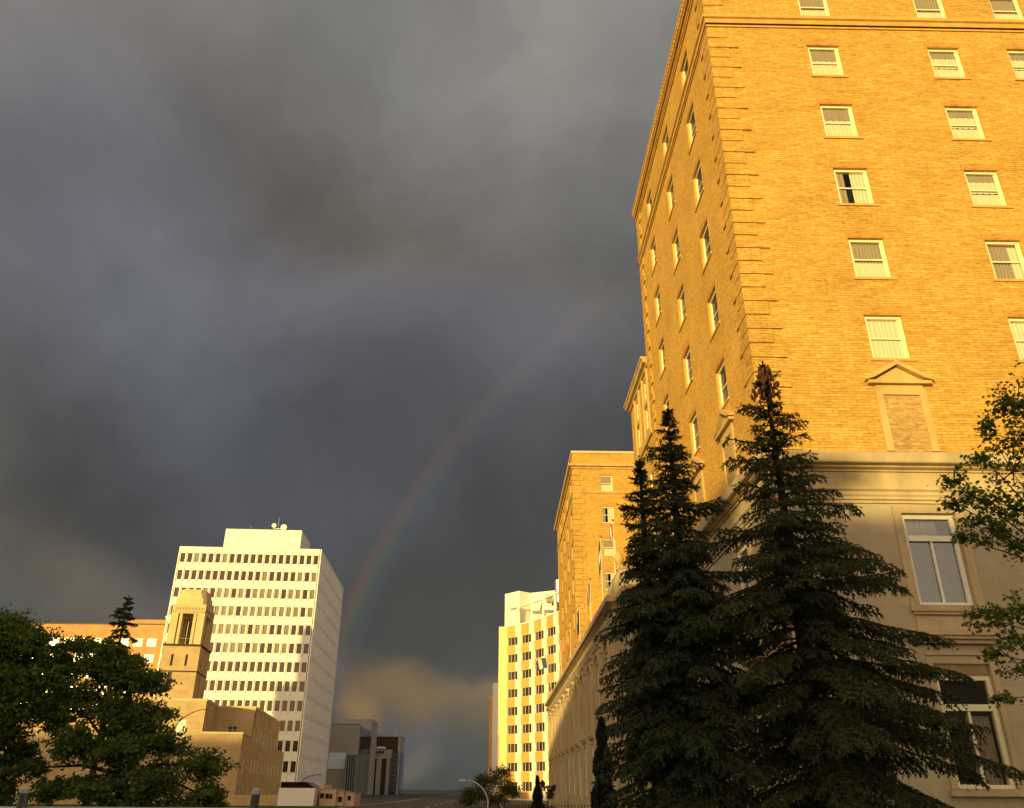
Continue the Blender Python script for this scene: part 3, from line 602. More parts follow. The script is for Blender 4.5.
for j,z in enumerate(rows):
    for i,x in enumerate(cols):
        k=2 if (6<=j<=9 and 6<=i<=11 and random.random()<.6) or j>=10 else (0 if random.random()<(.75 if j<2 else .38) else 1)
        if nwin<100 and (j<2 or (i<16 and j<8)):
            o=wp[k]
            if first[k]: first[k]=False
            else: o=copy_tree(wp[k],wt)
            o.location=(x,0,z-2.02); nwin+=1
        else: stuff.face([(x-.98,.2,z-2.02),(x,.2,z-2.02),(x,.2,z),(x-.98,.2,z)])
tag(stuff.build('window','brown_glass',wt,world=False),kind='stuff')
# low podium of the white tower
an=thing('low_annex','low white wall with a dark opening and thin railing below the white tower','annex',(-19.1,95,0),R(2.5))
MB().box(-3.7,0,0,5,0,1.72).build('wall','shade_white_panel',an,world=False)
MB().box(-3.6,-1.0,.3,5,1.72,2.3).build('opening','black_glass',an,world=False)
MB().extrude_xz([(-.999,1.721),(0,1.721),(-.999,2.3)],.3,5).build('ramp_wall','black_glass',an,world=False)
b=MB()
for x in (-3.1,-1.6): b.box(x,x+.05,.3,.35,2.3,3.15)
b.box(-3.7,-1.55,.3,.35,3.1,3.15); b.build('railing','galvanised',an,world=False)
lb=thing('low_building','low tan stepped building with dark window openings in front of the grey block','low building',(-18.9,97,0),R(2.5))
b=MB(); b.box(0,1.75,0,7,0,1.62); b.box(0,.35,-.1,6.5,1.62,2.05); b.box(1.75,2.5,.4,7,0,1.42); b.box(2.5,3.6,.8,7,0,1.25); b.build('wall','kiosk_wall',lb,world=False)
for x,w,y,z0,z1 in ((.05,.42,0,.75,1.22),(.62,.36,0,.72,1.2),(1.05,.3,0,.7,1.15),(1.95,.4,.4,.4,.9),(2.9,.35,.8,.55,1.0)): MB().box(x,x+w,y-.03,y+.1,z0,z1).build('window','black_glass',lb,world=False)
b=MB(); b.box(-.05,1.8,-.05,7,1.621,1.68) if False else b.box(.36,1.8,-.05,7,1.621,1.68); b.box(1.76,2.55,.35,7,1.421,1.48); b.box(2.51,3.65,.75,7,1.251,1.3); b.build('coping','tan_wall',lb,world=False)
# ------------------------------------------------------------------ brown block far left
bb=thing('office_block','flat-roofed orange-brown brick block with rows of bright reflecting windows behind the trees','office block',(-83,205,0))
BX0,BX1,BT=-150,-61,37.85
b=MB(); holes=[]; bc=[-85.6-3.35*k for k in range(16)]; br=[34.6-3.72*k for k in range(5)]
for x in bc:
    for z in br: holes.append((x-BX0,z-1.95,x-BX0+2.45,z))
b.wall((BX0,205,0),(1,0,0),BX1-BX0,BT,holes,.2,(0,-1,0)); b.build('wall','brown_brick',bb)
MB().box(BX0,BX1,205.6,230,0,BT-.5).build('body','brown_brick',bb)
MBL().sweep([(BX1,205),(BX0,205)],[(0,BT),(.12,BT),(.12,BT+.25),(-.5,BT+.25),(-.5,BT)]).build('coping','roofing',bb)
MB().box(-92.5,-82.4,208,214,BT-.5,39.6).build('rooftop_box','brown_brick',bb)
MB().tube([(-91.8,207.9,39.6),(-91.8,207.9,41.5)],.08).build('vent_pipe','galvanised',bb); MB().lathe(-83.2,208.5,[(.1,39.6),(.1,40.2),(.35,40.3),(.3,40.6),(0,40.7)]).build('vent','cream_paint',bb)
o0=None
for i,x in enumerate(bc):
    for z in br:
        if o0 is None: o=o0=MB().face([(0,.18,0),(2.45,.18,0),(2.45,.18,1.95),(0,.18,1.95)]).build('window','sky_white_glass',bb,world=False); MB().box(1.2,1.26,.12,.17,0,1.95).build('mullion','white_paint',o,world=False)  # bluish-white pane colour stands in for reflected sky and pale blinds
        else: o=copy_tree(o0,bb)
        o.location=Vector((x,205,z-1.95))-bb.location
# ------------------------------------------------------------------ federal building with belfry
FR=R(7)
fb=thing('stone_civic_building','yellow-brown stone civic building with stepped wings and small white sash windows','civic building',(-33.506,100,0),FR)
tw=4.64
def fwin(name,x,y,z,w,h,rot=0,par=None,mat='blind_glass',grid=2,depth=.12):
    par=par or fb
    f=MB(); a=.07; f.box(0,a,depth-.07,depth,0,h); f.box(w-a,w,depth-.07,depth,0,h); f.box(a,w-a,depth-.07,depth,h-a,h); f.box(a,w-a,depth-.07,depth,0,a)
    f.box(a,w-a,depth-.06,depth-.01,h/2-.03,h/2+.03)
    for k in range(1,grid): f.box(w*k/grid-.02,w*k/grid+.02,depth-.05,depth-.02,a,h-a)
    o=f.build(name,'white_paint',par,world=False); o.location=(x,y,z); o.rotation_euler=(0,0,rot)
    MB().face([(a,depth,a),(w-a,depth,a),(w-a,depth,h-a),(a,depth,h-a)]).build('pane',mat,o,world=False); return o
# front section
fw=[(-3.0,6.85,1.1,1.85),(-7.6,6.3,1.1,1.85),(-10.6,6.3,1.1,1.85),(-15.5,4.6,1.1,1.5),(-15.6,.75,1.15,1.5),(-12.2,3.4,1.1,1.6),(-7.6,3.0,1.1,1.6),(-4.0,3.0,1.1,1.6),(-19.5,.75,1.15,1.5),(-19.5,4.6,1.1,1.5)]
b=MB(); b.wall((-24,0,0),(1,0,0),13,7.6,[(x+24,z,x+24+w,z+h) for x,z,w,h in fw if x<-11.5],.12,(0,-1,0)); b.wall((-11,0,0),(1,0,0),11,10.95,[(x+11,z,x+11+w,z+h) for x,z,w,h in fw if x>-11],.12,(0,-1,0))
b.face([(0,0,0),(0,6.3,0),(0,6.3,10.95),(0,0,10.95)]); b.face([(-11,0,7.6),(-11,0,10.95),(-11,12,10.95),(-11,12,7.6)]); b.face([(-24,0,0),(-24,0,7.6),(-24,14,7.6),(-24,14,0)])
b.build('front_wall','federal_stone',fb,world=False)
for x,z,w,h in fw: fwin('window',x,0,z,w,h,grid=3 if z<5 else 2,mat='glint_blind_glass' if z>5 else 'brown_glass')
MB().box(-10.9,-.1,.2,12,10.4,10.6).box(-23.9,-11.1,.2,14,7.1,7.3).build('roof','roofing',fb,world=False)
# recessed upper wall and long side
b=MB(); b.wall((.001,6.32,0),(1,0,0),tw,10.75,[(1.6,7.55,2.8,8.55)],.12,(0,-1,0)); b.build('recessed_wall','federal_stone',fb,world=False)
fwin('window',1.6,6.32,7.55,1.2,1.0,mat='black_glass')
uy=[7.0,10.3,13.4,16.6,20.4,24.2,28.0]; ly=[2.1,6.3,8.2,10.9,13.6,17.4,20.6,24.4,28.2,32.0,36.4]
b=MB(); holes=[(y-6.32,6.9-0,y-6.32+1.1,8.5) for y in uy]+[(y-6.32,3.4,y-6.32+1.1,5.1) for y in ly if 6.4<y<30.7]+[(y-6.32,.3,y-6.32+1.1,1.5) for y in ly if 6.4<y<30.7 and int(y)%2==0]
b.wall((tw,6.32,0),(0,1,0),25.6,10.75,holes,.12,(1,0,0))
b.wall((tw,-.78,0),(0,1,0),7.099,7.4,[(ly[0]+.78,3.3,ly[0]+1.68,5.2),(ly[0]+1.08,.4,ly[0]+1.7,1.5)],.12,(1,0,0))
b2=MB(); b2.wall((tw,31.921,0),(0,1,0),9.7,6.9,[(y-31.921,3.3,y-31.921+1.1,5.0) for y in ly if y>31.93],.12,(1,0,0))
b2.build('rear_side_wall','federal_stone',fb,world=False); b.face([(0,-.78,0),(0,0,0),(0,0,7.4),(0,-.78,7.4)]); b.face([(tw,31.92,6.9),(tw,31.92,10.75),(-10,31.92,10.75),(-10,31.92,6.9)]); b.face([(tw,41.62,0),(-10,41.62,0),(-10,41.62,6.9),(tw,41.62,6.9)])
b.build('side_wall','federal_stone',fb,world=False)
for y in uy: fwin('window',tw,y,6.9,1.1,1.6,math.pi/2,mat='glint_blind_glass')  # pale pane colour stands in for sun glints
for y in ly[1:]:
    fwin('window',tw,y,3.4 if y<31 else 3.3,1.1,1.7,math.pi/2,mat='glint_blind_glass')
    if 6.4<y<30.7 and int(y)%2==0: fwin('window',tw,y,.3,1.1,1.2,math.pi/2,mat='glint_blind_glass')
fwin('window',tw,ly[0],3.3,.9,1.9,math.pi/2,mat='glint_blind_glass'); fwin('window',tw,ly[0]+.3,.4,.62,1.1,math.pi/2,mat='glint_blind_glass')
b=MB(); b.wall((.0,-.78,0),(1,0,0),tw,7.4,[(1.9-.2,3.7,2.7,5.3),(3.4,.3,4.0,1.4)],.12,(0,-1,0)); b.build('lower_front_wall','federal_stone',fb,world=False)
fwin('window',1.7,-.78,3.7,1.0,1.6,mat='glint_blind_glass'); fwin('window',3.4,-.78,.3,.6,1.1,mat='brown_glass')
b=MB(); b.face([(0,-.6,7.2),(tw-.1,-.6,7.2),(tw-.1,6.3,7.2),(0,6.3,7.2)]); b.face([(-10,6.5,10.5),(tw-.1,6.5,10.5),(tw-.1,31.8,10.5),(-10,31.8,10.5)]); b.face([(-10,32,6.7),(tw-.1,32,6.7),(tw-.1,41.5,6.7),(-10,41.5,6.7)]); b.build('roof','roofing',fb,world=False)
MB().sweep([(0,-.78),(tw,-.78),(tw,6.3)],[(0,7.2),(.06,7.2),(.06,7.42),(-.25,7.42)]).sweep([(.002,6.32),(tw,6.32),(tw,31.92)],[(0,10.5),(.06,10.5),(.06,10.78),(-.25,10.78)]).sweep([(-11,0),(0,0),(0,6.3)],[(0,10.7),(.06,10.7),(.06,10.98),(-.25,10.98)]).build('coping','pale_stone',fb,world=False)
b=MB(); k=0; z=.3
while z<7.0:
    L=.75 if k%2 else .45; b.box(tw-L,tw+.03,-.81,-.5,z,z+.36); k+=1; z+=.4
b.build('quoins','federal_stone',fb,world=False)
MB().box(-3,12,-4,-3.2,0,1.0).build('terrace_wall','federal_stone',fb,world=False)
MB().tube([(tw+.08,5.9,7.2),(tw+.08,5.9,10.0)],.07).build('downpipe','brown_cladding',fb,world=False)
# tower shaft and belfry (sub-parts of the tower)
TX0,TX1,TY0,TY1=-6.25,-2.0,1.5,7.4
b=MB(); tp=[(x+6.25+.0,z,x+6.25+.28,z+1.3) for x,z in ((-5.2,14.75),(-3.55,14.75))]+[(1.0,12.5,1.5,14.0)]
b.wall((TX0,TY0,0),(1,0,0),4.25,17.2,[(a,c,d,e) for a,c,d,e in tp],.3,(0,-1,0)); b.wall((TX1,TY0,0),(0,1,0),TY1-TY0,17.2,[(1.5,14.6,1.95,15.9),(4.0,14.6,4.45,15.9),(2.1,12.0,2.6,13.8)],.3,(1,0,0))
b.face([(TX0,TY0,0),(TX0,TY0,17.2),(TX0,TY1,17.2),(TX0,TY1,0)]); b.face([(TX0,TY1,0),(TX0,TY1,17.2),(TX1,TY1,17.2),(TX1,TY1,0)]); b.face([(TX0,TY0,17.2),(TX1,TY0,17.2),(TX1,TY1,17.2),(TX0,TY1,17.2)])
tower=b.build('tower_shaft','federal_stone',fb,world=False)
b=MB()
for x,z,w,h in ((-5.2,14.75,.28,1.3),(-3.55,14.75,.28,1.3),(TX0+1,12.5,.5,1.5)): b.face([(x,TY0+.28,z),(x+w,TY0+.28,z),(x+w,TY0+.28,z+h),(x,TY0+.28,z+h)])
for y,z,w,h in ((1.5,14.6,.45,1.3),(4.0,14.6,.45,1.3),(2.1,12.0,.5,1.8)): b.face([(TX1-.28,TY0+y,z),(TX1-.28,TY0+y+w,z),(TX1-.28,TY0+y+w,z+h),(TX1-.28,TY0+y,z+h)])
b.build('slit_window','brown_glass',tower,world=False)
MB().sweep([(TX0,TY1),(TX0,TY0),(TX1,TY0),(TX1,TY1)],[(0,17.0),(.10,17.05),(.10,17.25),(-.3,17.27)]).sweep([(TX0,TY1),(TX0,TY0),(TX1,TY0),(TX1,TY1)],[(0,14.05),(.04,14.05),(.04,14.2),(0,14.2)]).build('ledge','brown_cladding',tower,world=False)
# belfry
b=MB(); bx0,bx1,by0,by1=-6.1,-2.15,1.65,7.2; zb,zt=17.27,20.9
def pier(x0,x1,y0,y1,z1=zt): b.box(x0,x1,y0,y1,zb,z1)
for x0,x1 in ((bx0,bx0+.85),(bx1-.85,bx1)):
    for y0,y1 in ((by0,by0+.9),(by1-.9,by1)): pier(x0,x1,y0,y1)
for x0,x1 in ((bx0+1.0,bx0+1.32),(bx1-1.32,bx1-1.0)): pier(x0,x1,by0+.1,by0+.5); pier(x0,x1,by1-.5,by1-.1)
for y0,y1 in ((by0+1.2,by0+1.6),(by1-1.6,by1-1.2)): pier(bx0+.1,bx0+.5,y0,y1); pier(bx1-.5,bx1-.1,y0,y1)
b.box(bx0+.86,bx0+.99,by0+.35,by0+.6,zb,zt); b.box(bx1-.99,bx1-.86,by0+.35,by0+.6,zb,zt); 
b.box(bx0+.03,bx1-.03,by0+.03,by1-.03,zt+.001,22.0)
bel=b.build('belfry','pale_stone',fb,world=False)
def octo(x0,x1,y0,y1,c): return [(x0+c,y0),(x1-c,y0),(x1,y0+c),(x1,y1-c),(x1-c,y1),(x0+c,y1),(x0,y1-c),(x0,y0+c)]
MB().prism(octo(bx0+.15,bx1-.15,by0+.15,by1-.15,.35),22.001,22.75).prism(octo(bx0+.35,bx1-.35,by0+.4,by1-.4,.45),22.751,23.35).prism(octo(bx0+.5,bx1-.5,by0+.6,by1-.6,.5),23.351,23.95).build('stepped_cap','pale_stone',bel,world=False)
b=MB()
for k in range(9): b.box(bx0+.35+k*.38,bx0+.55+k*.38,by0-.05,by0+.029,21.35,21.65)
b.box(bx0+.1,bx1-.1,by0-.04,by0+.029,21.05,21.2)
for k in range(12): b.box(bx1-.029,bx1+.05,by0+.4+k*.42,by0+.62+k*.42,21.35,21.65)
b.build('carved_frieze','federal_stone',bel,world=False)
b=MB(); b.box(bx0+1.33,bx1-1.33,by0+.3,by0+.35,17.95,18.0); b.tube([(-4.1,3.6,zb),(-4.1,3.6,20.2)],.25); b.box(-3.9,-3.45,3.2,3.7,zb,19.6); b.build('bell_frame','bronze',bel,world=False)
# ------------------------------------------------------------------ grey block and dark tower at the end of the street
gb=thing('grey_block','plain grey-tan office block with a blank pale sign panel and dark glass side','office block',(-46,260,0))
MB().box(-49.3,-40.75,260,262,0,19.1).box(-49.3,-47,262.001,286,0,19.1).build('wall','tan_wall',gb)
MB().box(-46.99,-40.8,262.01,286,0,18.7).build('glass_wing','blue_glass',gb)
MB().box(-43.3,-40.6,257.5,259.9,0,10.6).build('glass_bay','blue_glass',gb)
b=MB()
for k in range(5): b.box(-43.3+k*.62,-43.16+k*.62,257.3,257.49,0,10.6)
for k in range(6): b.box(-40.79,-40.6,264+3.8*k,264.35+3.8*k,0,10.8)
b.build('mullion','tan_wall',gb)
MB().box(-49.13,-44.16,259.9,259.995,6.9,11.3).build('sign_panel','sign_face',gb)
MB().box(-50.5,-40.9,286.01,300,0,22.4).build('rear_block','tan_wall',gb)
for j in range(4):
    b=MB()
    for k in range(4): b.box(-40.799,-40.74,265+5*k,268.6+5*k,11.6+1.7*j,12.7+1.7*j)
    b.build('side_window_band','black_glass',gb)
MB().box(-49.3,-40.7,259.9,262,19.101,19.25).build('coping','concrete',gb)
dt_=thing('dark_tower','dark brown tower with pale piers and curved striped balconies beside the grey block','office tower',(-38,300,0))
b=MB(); b.box(-44.5,-33.95,304,318,13.3,18.05); b.build('upper_storey','brown_cladding',dt_)
b=MB(); b.box(-44.6,-33.2,303.7,318.2,18.051,18.5); b.box(-33.949,-33.3,303.8,318,0,18.05); b.build('cornice','tan_wall',dt_)
MB().box(-44.5,-35.6,300,303.99,11.0,13.8).build('fascia','tan_wall',dt_)
for x0,x1 in ((-44.4,-40.35),(-38.7,-37.05)): MB().box(x0,x1,300.3,303.9,0,10.99).build('window_bay','brown_cladding',dt_)
for x0,x1 in ((-40.34,-38.71),(-37.04,-35.95)): MB().box(x0,x1,300,303.9,0,10.999).build('pier','tan_wall',dt_)
arc=[(-35.9+.0,300)]+[(-35.9+2.9*math.sin(R(a)),303.5-3.5*math.cos(R(a))+9*(a/90)**2) for a in (15,30,45,60,75,90)]+[(-33,318),(-35.9,318)]
MB().prism(arc,0,13.2).build('curved_bay','black_glass',dt_)
for k in range(8):
    b=MB(); z=1.0+1.6*k
    pts=[(x,y,z) for x,y in arc[1:8]]
    o=[(x+.12,y-.08) for x,y,_ in pts]; 
    for (x0,y0),(x1,y1) in zip(o,o[1:]): b.face([(x0,y0,z),(x1,y1,z),(x1,y1,z+.35),(x0,y0,z+.35)])
    b.build('balcony_band','blue_glass',dt_)
# worn lettering, too far to read: a pale row above, a dark row below
b=MB(); x=-41.9
for k,(w,h) in enumerate([(.5,.8),(.35,.6),(.6,.75),(.25,.9),(.55,.7),(.4,.85),(.5,.55)]):
    b.box(x,x+w,303.9,303.99,14.3,14.3+h*.8); x+=w+.12
b.build('sign_letters','white_paint',dt_)
b=MB(); x=-42.3
for k,(w,h) in enumerate([(.5,.7),(.4,.7),(.15,.4),(.6,.7),(.0001,.1),(.5,.8),(.55,.8),(.5,.8)]):
    b.box(x,x+w,299.9,299.99,12.6,12.6+h); x+=w+.14
b.box(-42.3,-39.6,299.9,299.99,11.95,12.15); b.build('sign_letters','brown_cladding',dt_)
b=MB()
for x,h in ((-43.2,1.6),(-42.4,.6),(-41.5,.5),(-40.5,.5),(-39.6,1.3),(-36.2,1.2),(-35.6,2.2),(-35.1,1.5)): b.box(x,x+.25,305,305.3,18.5,18.5+h)
b.box(-42.6,-39.4,305.31,305.6,18.9,19.1); b.build('roof_antennas','galvanised',dt_)
# ------------------------------------------------------------------ orange and white curved tower, right of the street
ow=thing('curved_apartment_tower','curved apartment tower chequered in orange and white panels with a white rooftop penthouse','apartment tower',(6,160,0))
cp=[(1.9,165.0),(4.5,162.4),(6.9,158.7),(9.0,154.6),(10.9,150.2),(12.6,145.7),(14.2,141.0)]
ZT=30.9; OR=[28.75-3.22*k for k in range(9)]
wal=MB(); orm=MB(); finb=MB(); ow_proto=None
for k,((x0,y0),(x1,y1)) in enumerate(zip(cp,cp[1:])):
    u=Vector((x1-x0,y1-y0,0)); L=u.length; u/=L; n=Vector((u.y,-u.x,0))     # outward = towards the street
    a=.16 if k else .05; ww=.74*L; c=a+ww
    holes=[(a,z-1.5,c,z) for z in OR]
    wal.wall((x0,y0,0),u,L,ZT,holes,.25,n)
    s0,s1=a-.1,a+.58*L
    spans=[(OR[0]+.02,ZT-.02)]+[(OR[i+1]+.02,OR[i]-1.52) for i in range(len(OR)-1)]+[(0.2,OR[-1]-1.52)]
    for z0,z1 in spans:
        p=[Vector((x0,y0,0))+u*s+n*.03 for s in (s0,s1)]
        MB().face([(p[0].x,p[0].y,z0),(p[1].x,p[1].y,z0),(p[1].x,p[1].y,z1),(p[0].x,p[0].y,z1)]).build('spandrel_panel','orange_panel',ow)
    q=Vector((x0,y0,0))+u*(L-.30)+n*.0
    finb.prism([(q.x,q.y),((q+n*.22).x,(q+n*.22).y),((q+n*.22+u*.14).x,(q+n*.22+u*.14).y),((q+u*.14).x,(q+u*.14).y)],0,ZT)
    ang=math.atan2(u.y,u.x)
    for z in OR:
        if ow_proto is None:
            o=ow_proto=MB().face([(0,.22,0),(2.35,.22,0),(2.35,.22,1.5),(0,.22,1.5)]).build('window','brown_glass',ow,world=False)
            f=MB()
            for xx in (.70,1.55): f.box(xx,xx+.05,.17,.21,0,1.5)
            f.build('frame','cream_paint',o,world=False)
            MB().face([(.06,.215,.05),(.2,.215,.05),(.2,.215,1.5),(.06,.215,1.5)]).face([(2.15,.215,.0),(2.28,.215,0),(2.28,.215,1.5),(2.15,.215,1.5)]).build('curtain','grey_curtain',o,world=False)
        else: o=copy_tree(ow_proto,ow)
        o.location=Vector((x0,y0,z-1.5))+u*a-ow.location; o.rotation_euler=(0,0,ang); o.scale=(ww/2.35,1,1)
wal.build('wall','cream_paint',ow); finb.build('fins','cream_paint',ow)
b=MB(); b.box(.2,1.899,165.02,168,0,ZT+.1); b.build('end_wall','yellow_panel',ow)
back=[(x,y) for x,y in cp]+[(26,141),(26,168),(1.91,168)]
MB().face([(x,y,ZT-.4) for x,y in back]).face([(26,141,0),(26,168,0),(26,168,ZT),(26,141,ZT)]).face([(2,168.01,0),(2,168.01,ZT),(26,168,ZT),(26,168,0)]).build('roof','roofing',ow)
b=MB()
for (x0,y0),(x1,y1) in zip(cp,cp[1:]):
    u=Vector((x1-x0,y1-y0)).normalized(); n=Vector((u.y,-u.x)); a=Vector((x0,y0))+n*.2; c=Vector((x1,y1))+n*.2
    b.prism([(x0,y0),(a.x,a.y),(c.x,c.y),(x1,y1)],ZT+.001,ZT+.25)
b.build('coping','cream_paint',ow)
ph=MB().prism([(1.35,167.5),(4.2,164.3),(6.6,166.2),(11.6,163.5),(12.5,172),(1.5,174)],ZT-.3,38.0).build('penthouse','cream_paint',ow)
MB().box(9.6,11.2,163.0,164.0,35.6,37.0).build('vent_grille','tan_wall',ph)
b=MB()
for t in (.75,1.75,2.7,3.7,4.7):
    i=int(t); f=t-i; x=cp[i][0]*(1-f)+cp[i+1][0]*f; y=cp[i][1]*(1-f)+cp[i+1][1]*f
    b.box(x-.05,x+.35,y,y+.35,ZT+.25,33.9)
    b.extrude_xz([(x-.1,33.9),(x+.35,33.9),(x+.35,34.5),(x-.1,34.5)],y-.2,y+7)
for (x0,y0),(x1,y1) in zip(cp[:-1],cp[1:]):
    b.prism([(x0,y0),(x1,y1),(x1+.4,y1+.2),(x0+.4,y0+.2)],34.51,34.8)
b.build('roof_pergola','cream_paint',ow)
MB().tube([(12.0,160,34.8),(12.0,160,39.2)],.9,10).build('chimney','galvanised',ow)
tb=thing('slim_tower','slim grey tower with a lit tan edge behind the curved apartment tower','tower',(0,220,0))
MB().box(-1.15,6,220,232,0,26.6).build('wall','shade_white_panel',tb); MB().box(-2.0,-1.16,223,232,0,23.6).build('side_wall','orange_panel',tb)
b=MB()
for k in range(12): b.box(-2.03,-2.001,224,231,1.2+1.8*k,2.1+1.8*k)
b.build('window_band','brown_glass',tb)
# ------------------------------------------------------------------ unseen blocks added behind and left of view to shade walls and trees
def shade_block(name,label,x0,x1,y0,y1,h):
    t=thing(name,label,'building',((x0+x1)/2,y0,0)); MB().box(x0,x1,y0,y1,0,h).build('wall','brown_brick',t); MB().box(x0-.2,x1+.2,y0-.2,y1+.2,h+.001,h+.3).build('coping','concrete',t)
    b=MB(); x=x0+2
    while x<x1-3:
        z=2
        while z<h-2: b.box(x,x+1.4,y1+.001,y1+.03,z,z+1.7); z+=3.4
        x+=3.6
    tag(b.build('window','brown_glass',t),kind='stuff')
shade_block('shade_terrace','long unseen block added behind the viewer to shade the hotel base',-49.9,-4,-74,-60,17.7)
shade_block('shade_terrace','taller unseen block added behind the viewer to shade the long low wing',-82,-50.3,-76,-60,22.6)
shade_block('shade_terrace','unseen block added behind the viewer to shade the foot of the civic building',-175,-82.4,-74,-60,22.5)
shade_block('shade_tower','tall brick tower left of frame, shading the right edge of the white tower',-111,-98,44,56,44.5)
shade_block('shade_tower','mid height unseen block added left of frame to shade the lower white tower',-114.8,-111.01,44,56,33)
shade_block('shade_tower','low brick block left of frame, shading the foot of the white tower',-190,-114.81,44,56,23.5)

# ------------------------------------------------------------------ vegetation
def mesh_np(name,mat,V,F,parent=None,smooth=False):
    me=bpy.data.meshes.new(name); V=np.asarray(V,np.float32); F=np.asarray(F,np.int32)
    if parent: o=wloc(parent); V=V-np.array([o.x,o.y,o.z],np.float32)
    n,k=F.shape; me.vertices.add(len(V)); me.vertices.foreach_set('co',V.ravel()); me.loops.add(n*k); me.loops.foreach_set('vertex_index',F.ravel())
    me.polygons.add(n); me.polygons.foreach_set('loop_start',np.arange(0,n*k,k,dtype=np.int32)); me.update(calc_edges=True); me.validate()
    me.materials.append(MATS[mat]); return link(bpy.data.objects.new(name,me),parent)
def norm(a): return a/np.maximum(1e-9,np.linalg.norm(a,axis=-1,keepdims=True))
def spruce(name,label,bx_,by_,top,rad,z0,seed,mat='spruce_needles',extra=(),dens=1.0,cones=0,trunk_z0=0,group='spruces in front of the hotel',needle=.062,lean=(0,0),step=1.0):
    r=np.random.default_rng(seed); t=thing(name,label,'spruce tree',(bx_,by_,trunk_z0),0,group)
    H=top; cen=lambda z: np.array([bx_+lean[0]*z/H,by_+lean[1]*z/H])
    MB().tube([(bx_,by_,trunk_z0),(*cen(H*.5),H*.5),(*cen(H*.85),H*.85),(*cen(H),H-.05)],[.20,.12,.05,.012],8).build('trunk','bark',t)
    TW=[]     # twig segments: start, end, width
    LI=MB()
    def branch(z,az,L,droop,lift):
        c=cen(z); d=np.array([math.sin(az),math.cos(az)]); n=max(6,int(L/.13)); P=[]
        side=np.array([d[1],-d[0]]); bend=r.normal(0,.12)
        for i in range(n+1):
            s=i/n; zz=z+L*(lift*s-droop*s*s*1.15+droop*.55*max(0,s-.6)**1.3*2.0); q=c+d*L*s+side*bend*L*s*s; P.append(np.array([q[0],q[1],zz]))
        P=np.array(P); LI.tube([tuple(p) for p in P[::3]] if len(P)>6 else [tuple(P[0]),tuple(P[-1])],[.022*(1-.8*k/len(P[::3]))*min(1,L) for k in range(len(P[::3]))] if len(P)>6 else .01,4,False)
        for i in range(1,n+1):
            s=i/n; fw=norm(P[i]-P[i-1]); TW.append((P[i-1],P[i],.036))
            for sd_ in (-1,1):
                if s<.05: continue
                tl=min(.55*L+.03,.13+.42*min(L,2.2)*(s*(1.08-s))**.7)*r.uniform(.6,1.15)
                dr=norm(fw*r.uniform(.5,.95)+np.array([side[0],side[1],0])*sd_*r.uniform(.6,1.0)+np.array([0,0,r.uniform(-.38,.06)]))
                st=P[i]; m=max(2,int(tl/.10))
                for k in range(m):
                    e=st+dr*(tl/m); TW.append((st,e,.034)); 
                    if k<m and tl>.18:
                        for s2 in (-1,1):
                            d2=norm(dr*.7+np.cross(dr,[0,0,1])*s2*.8+np.array([0,0,-.7-.9*r.random()])); l2=r.uniform(.08,.22)*(1.25-k/m)*min(1,.35+.6*L); TW.append((e,e+d2*l2,.030))
                    st=e; dr=norm(dr+np.array([0,0,-.10]))
    z=z0
    while z<H-.12:
        f=(H-z)/(H-z0); Lm=rad(z)
        nb=5 if f>.12 else 4
        if r.random()<dens:
          a0=r.uniform(0,6.28)
          for k in range(nb):
            L=Lm*r.choice([r.uniform(.3,.75),r.uniform(.7,1.28)])*(1+.2*math.sin(2*(a0+6.283*k/nb)+z*1.3+seed)+.16*math.sin(3*(a0+6.283*k/nb)-z*2.3)); L=min(L,1.22*Lm)
            branch(z+r.uniform(-.06,.06),a0+6.283*k/nb+r.normal(0,.16),max(.07,L),(.26+.30*f) if f>.35 else .10+.45*f,(.14 if f>.35 else .60-1.3*f)*r.uniform(.7,1.3))
        z+=(.12+.10*f+(.07 if .06<f<.45 else 0))*r.uniform(.7,1.45)*step
    for (zb_,az,L,dr) in extra: branch(zb_,R(az),L,dr,.10)
    # leader
    for k in range(8): zz=H-.05-.05*k; TW.append((np.array([*cen(H),zz]),np.array([*cen(H),zz+.08]),.03))
    A=np.array([a for a,_,_ in TW]); B_=np.array([b for _,b,_ in TW]); n=len(A); D=B_-A; ln=np.linalg.norm(D,axis=1); Dn=norm(D)
    # needles: slim triangles bristling round each twig
    per=np.maximum(3,(ln/.0120)).astype(int); idx=np.repeat(np.arange(n),per); m=len(idx)
    s=r.random(m)[:,None]; base=A[idx]+D[idx]*s; rd=norm(r.normal(size=(m,3))); perp=norm(rd-(rd*Dn[idx]).sum(1,keepdims=True)*Dn[idx])
    tip=base+ (perp*.62+Dn[idx]*.75)*needle*r.uniform(.7,1.2,(m,1)); w=norm(np.cross(tip-base,r.normal(size=(m,3))))*.0130*(needle/.062)
    V=np.stack([base-w,base+w,tip],1).reshape(-1,3); F=np.arange(3*m).reshape(-1,3)
    mesh_np('crown',mat,V,F,t)
    LI.build('branches','bark',t)
    if cones:
        b=MB()
        for k in range(cones):
            zz=H-.15-abs(r.normal(0,.45)); a=r.uniform(0,6.28); q=cen(zz); L=rad(zz)*r.uniform(.3,1.0)+.06; x,y=q[0]+math.sin(a)*L,q[1]+math.cos(a)*L
            b.lathe(x,y,[(0,zz),(.028,zz-.02),(.034,zz-.06),(.020,zz-.12),(0,zz-.14)],5)
        tag(b.build('cones','spruce_cones',t),kind='stuff')
    return t,m
def prof(top,k,pw=.9,cap=9): return lambda z: min(cap,k*max(0,(top-z))**pw)
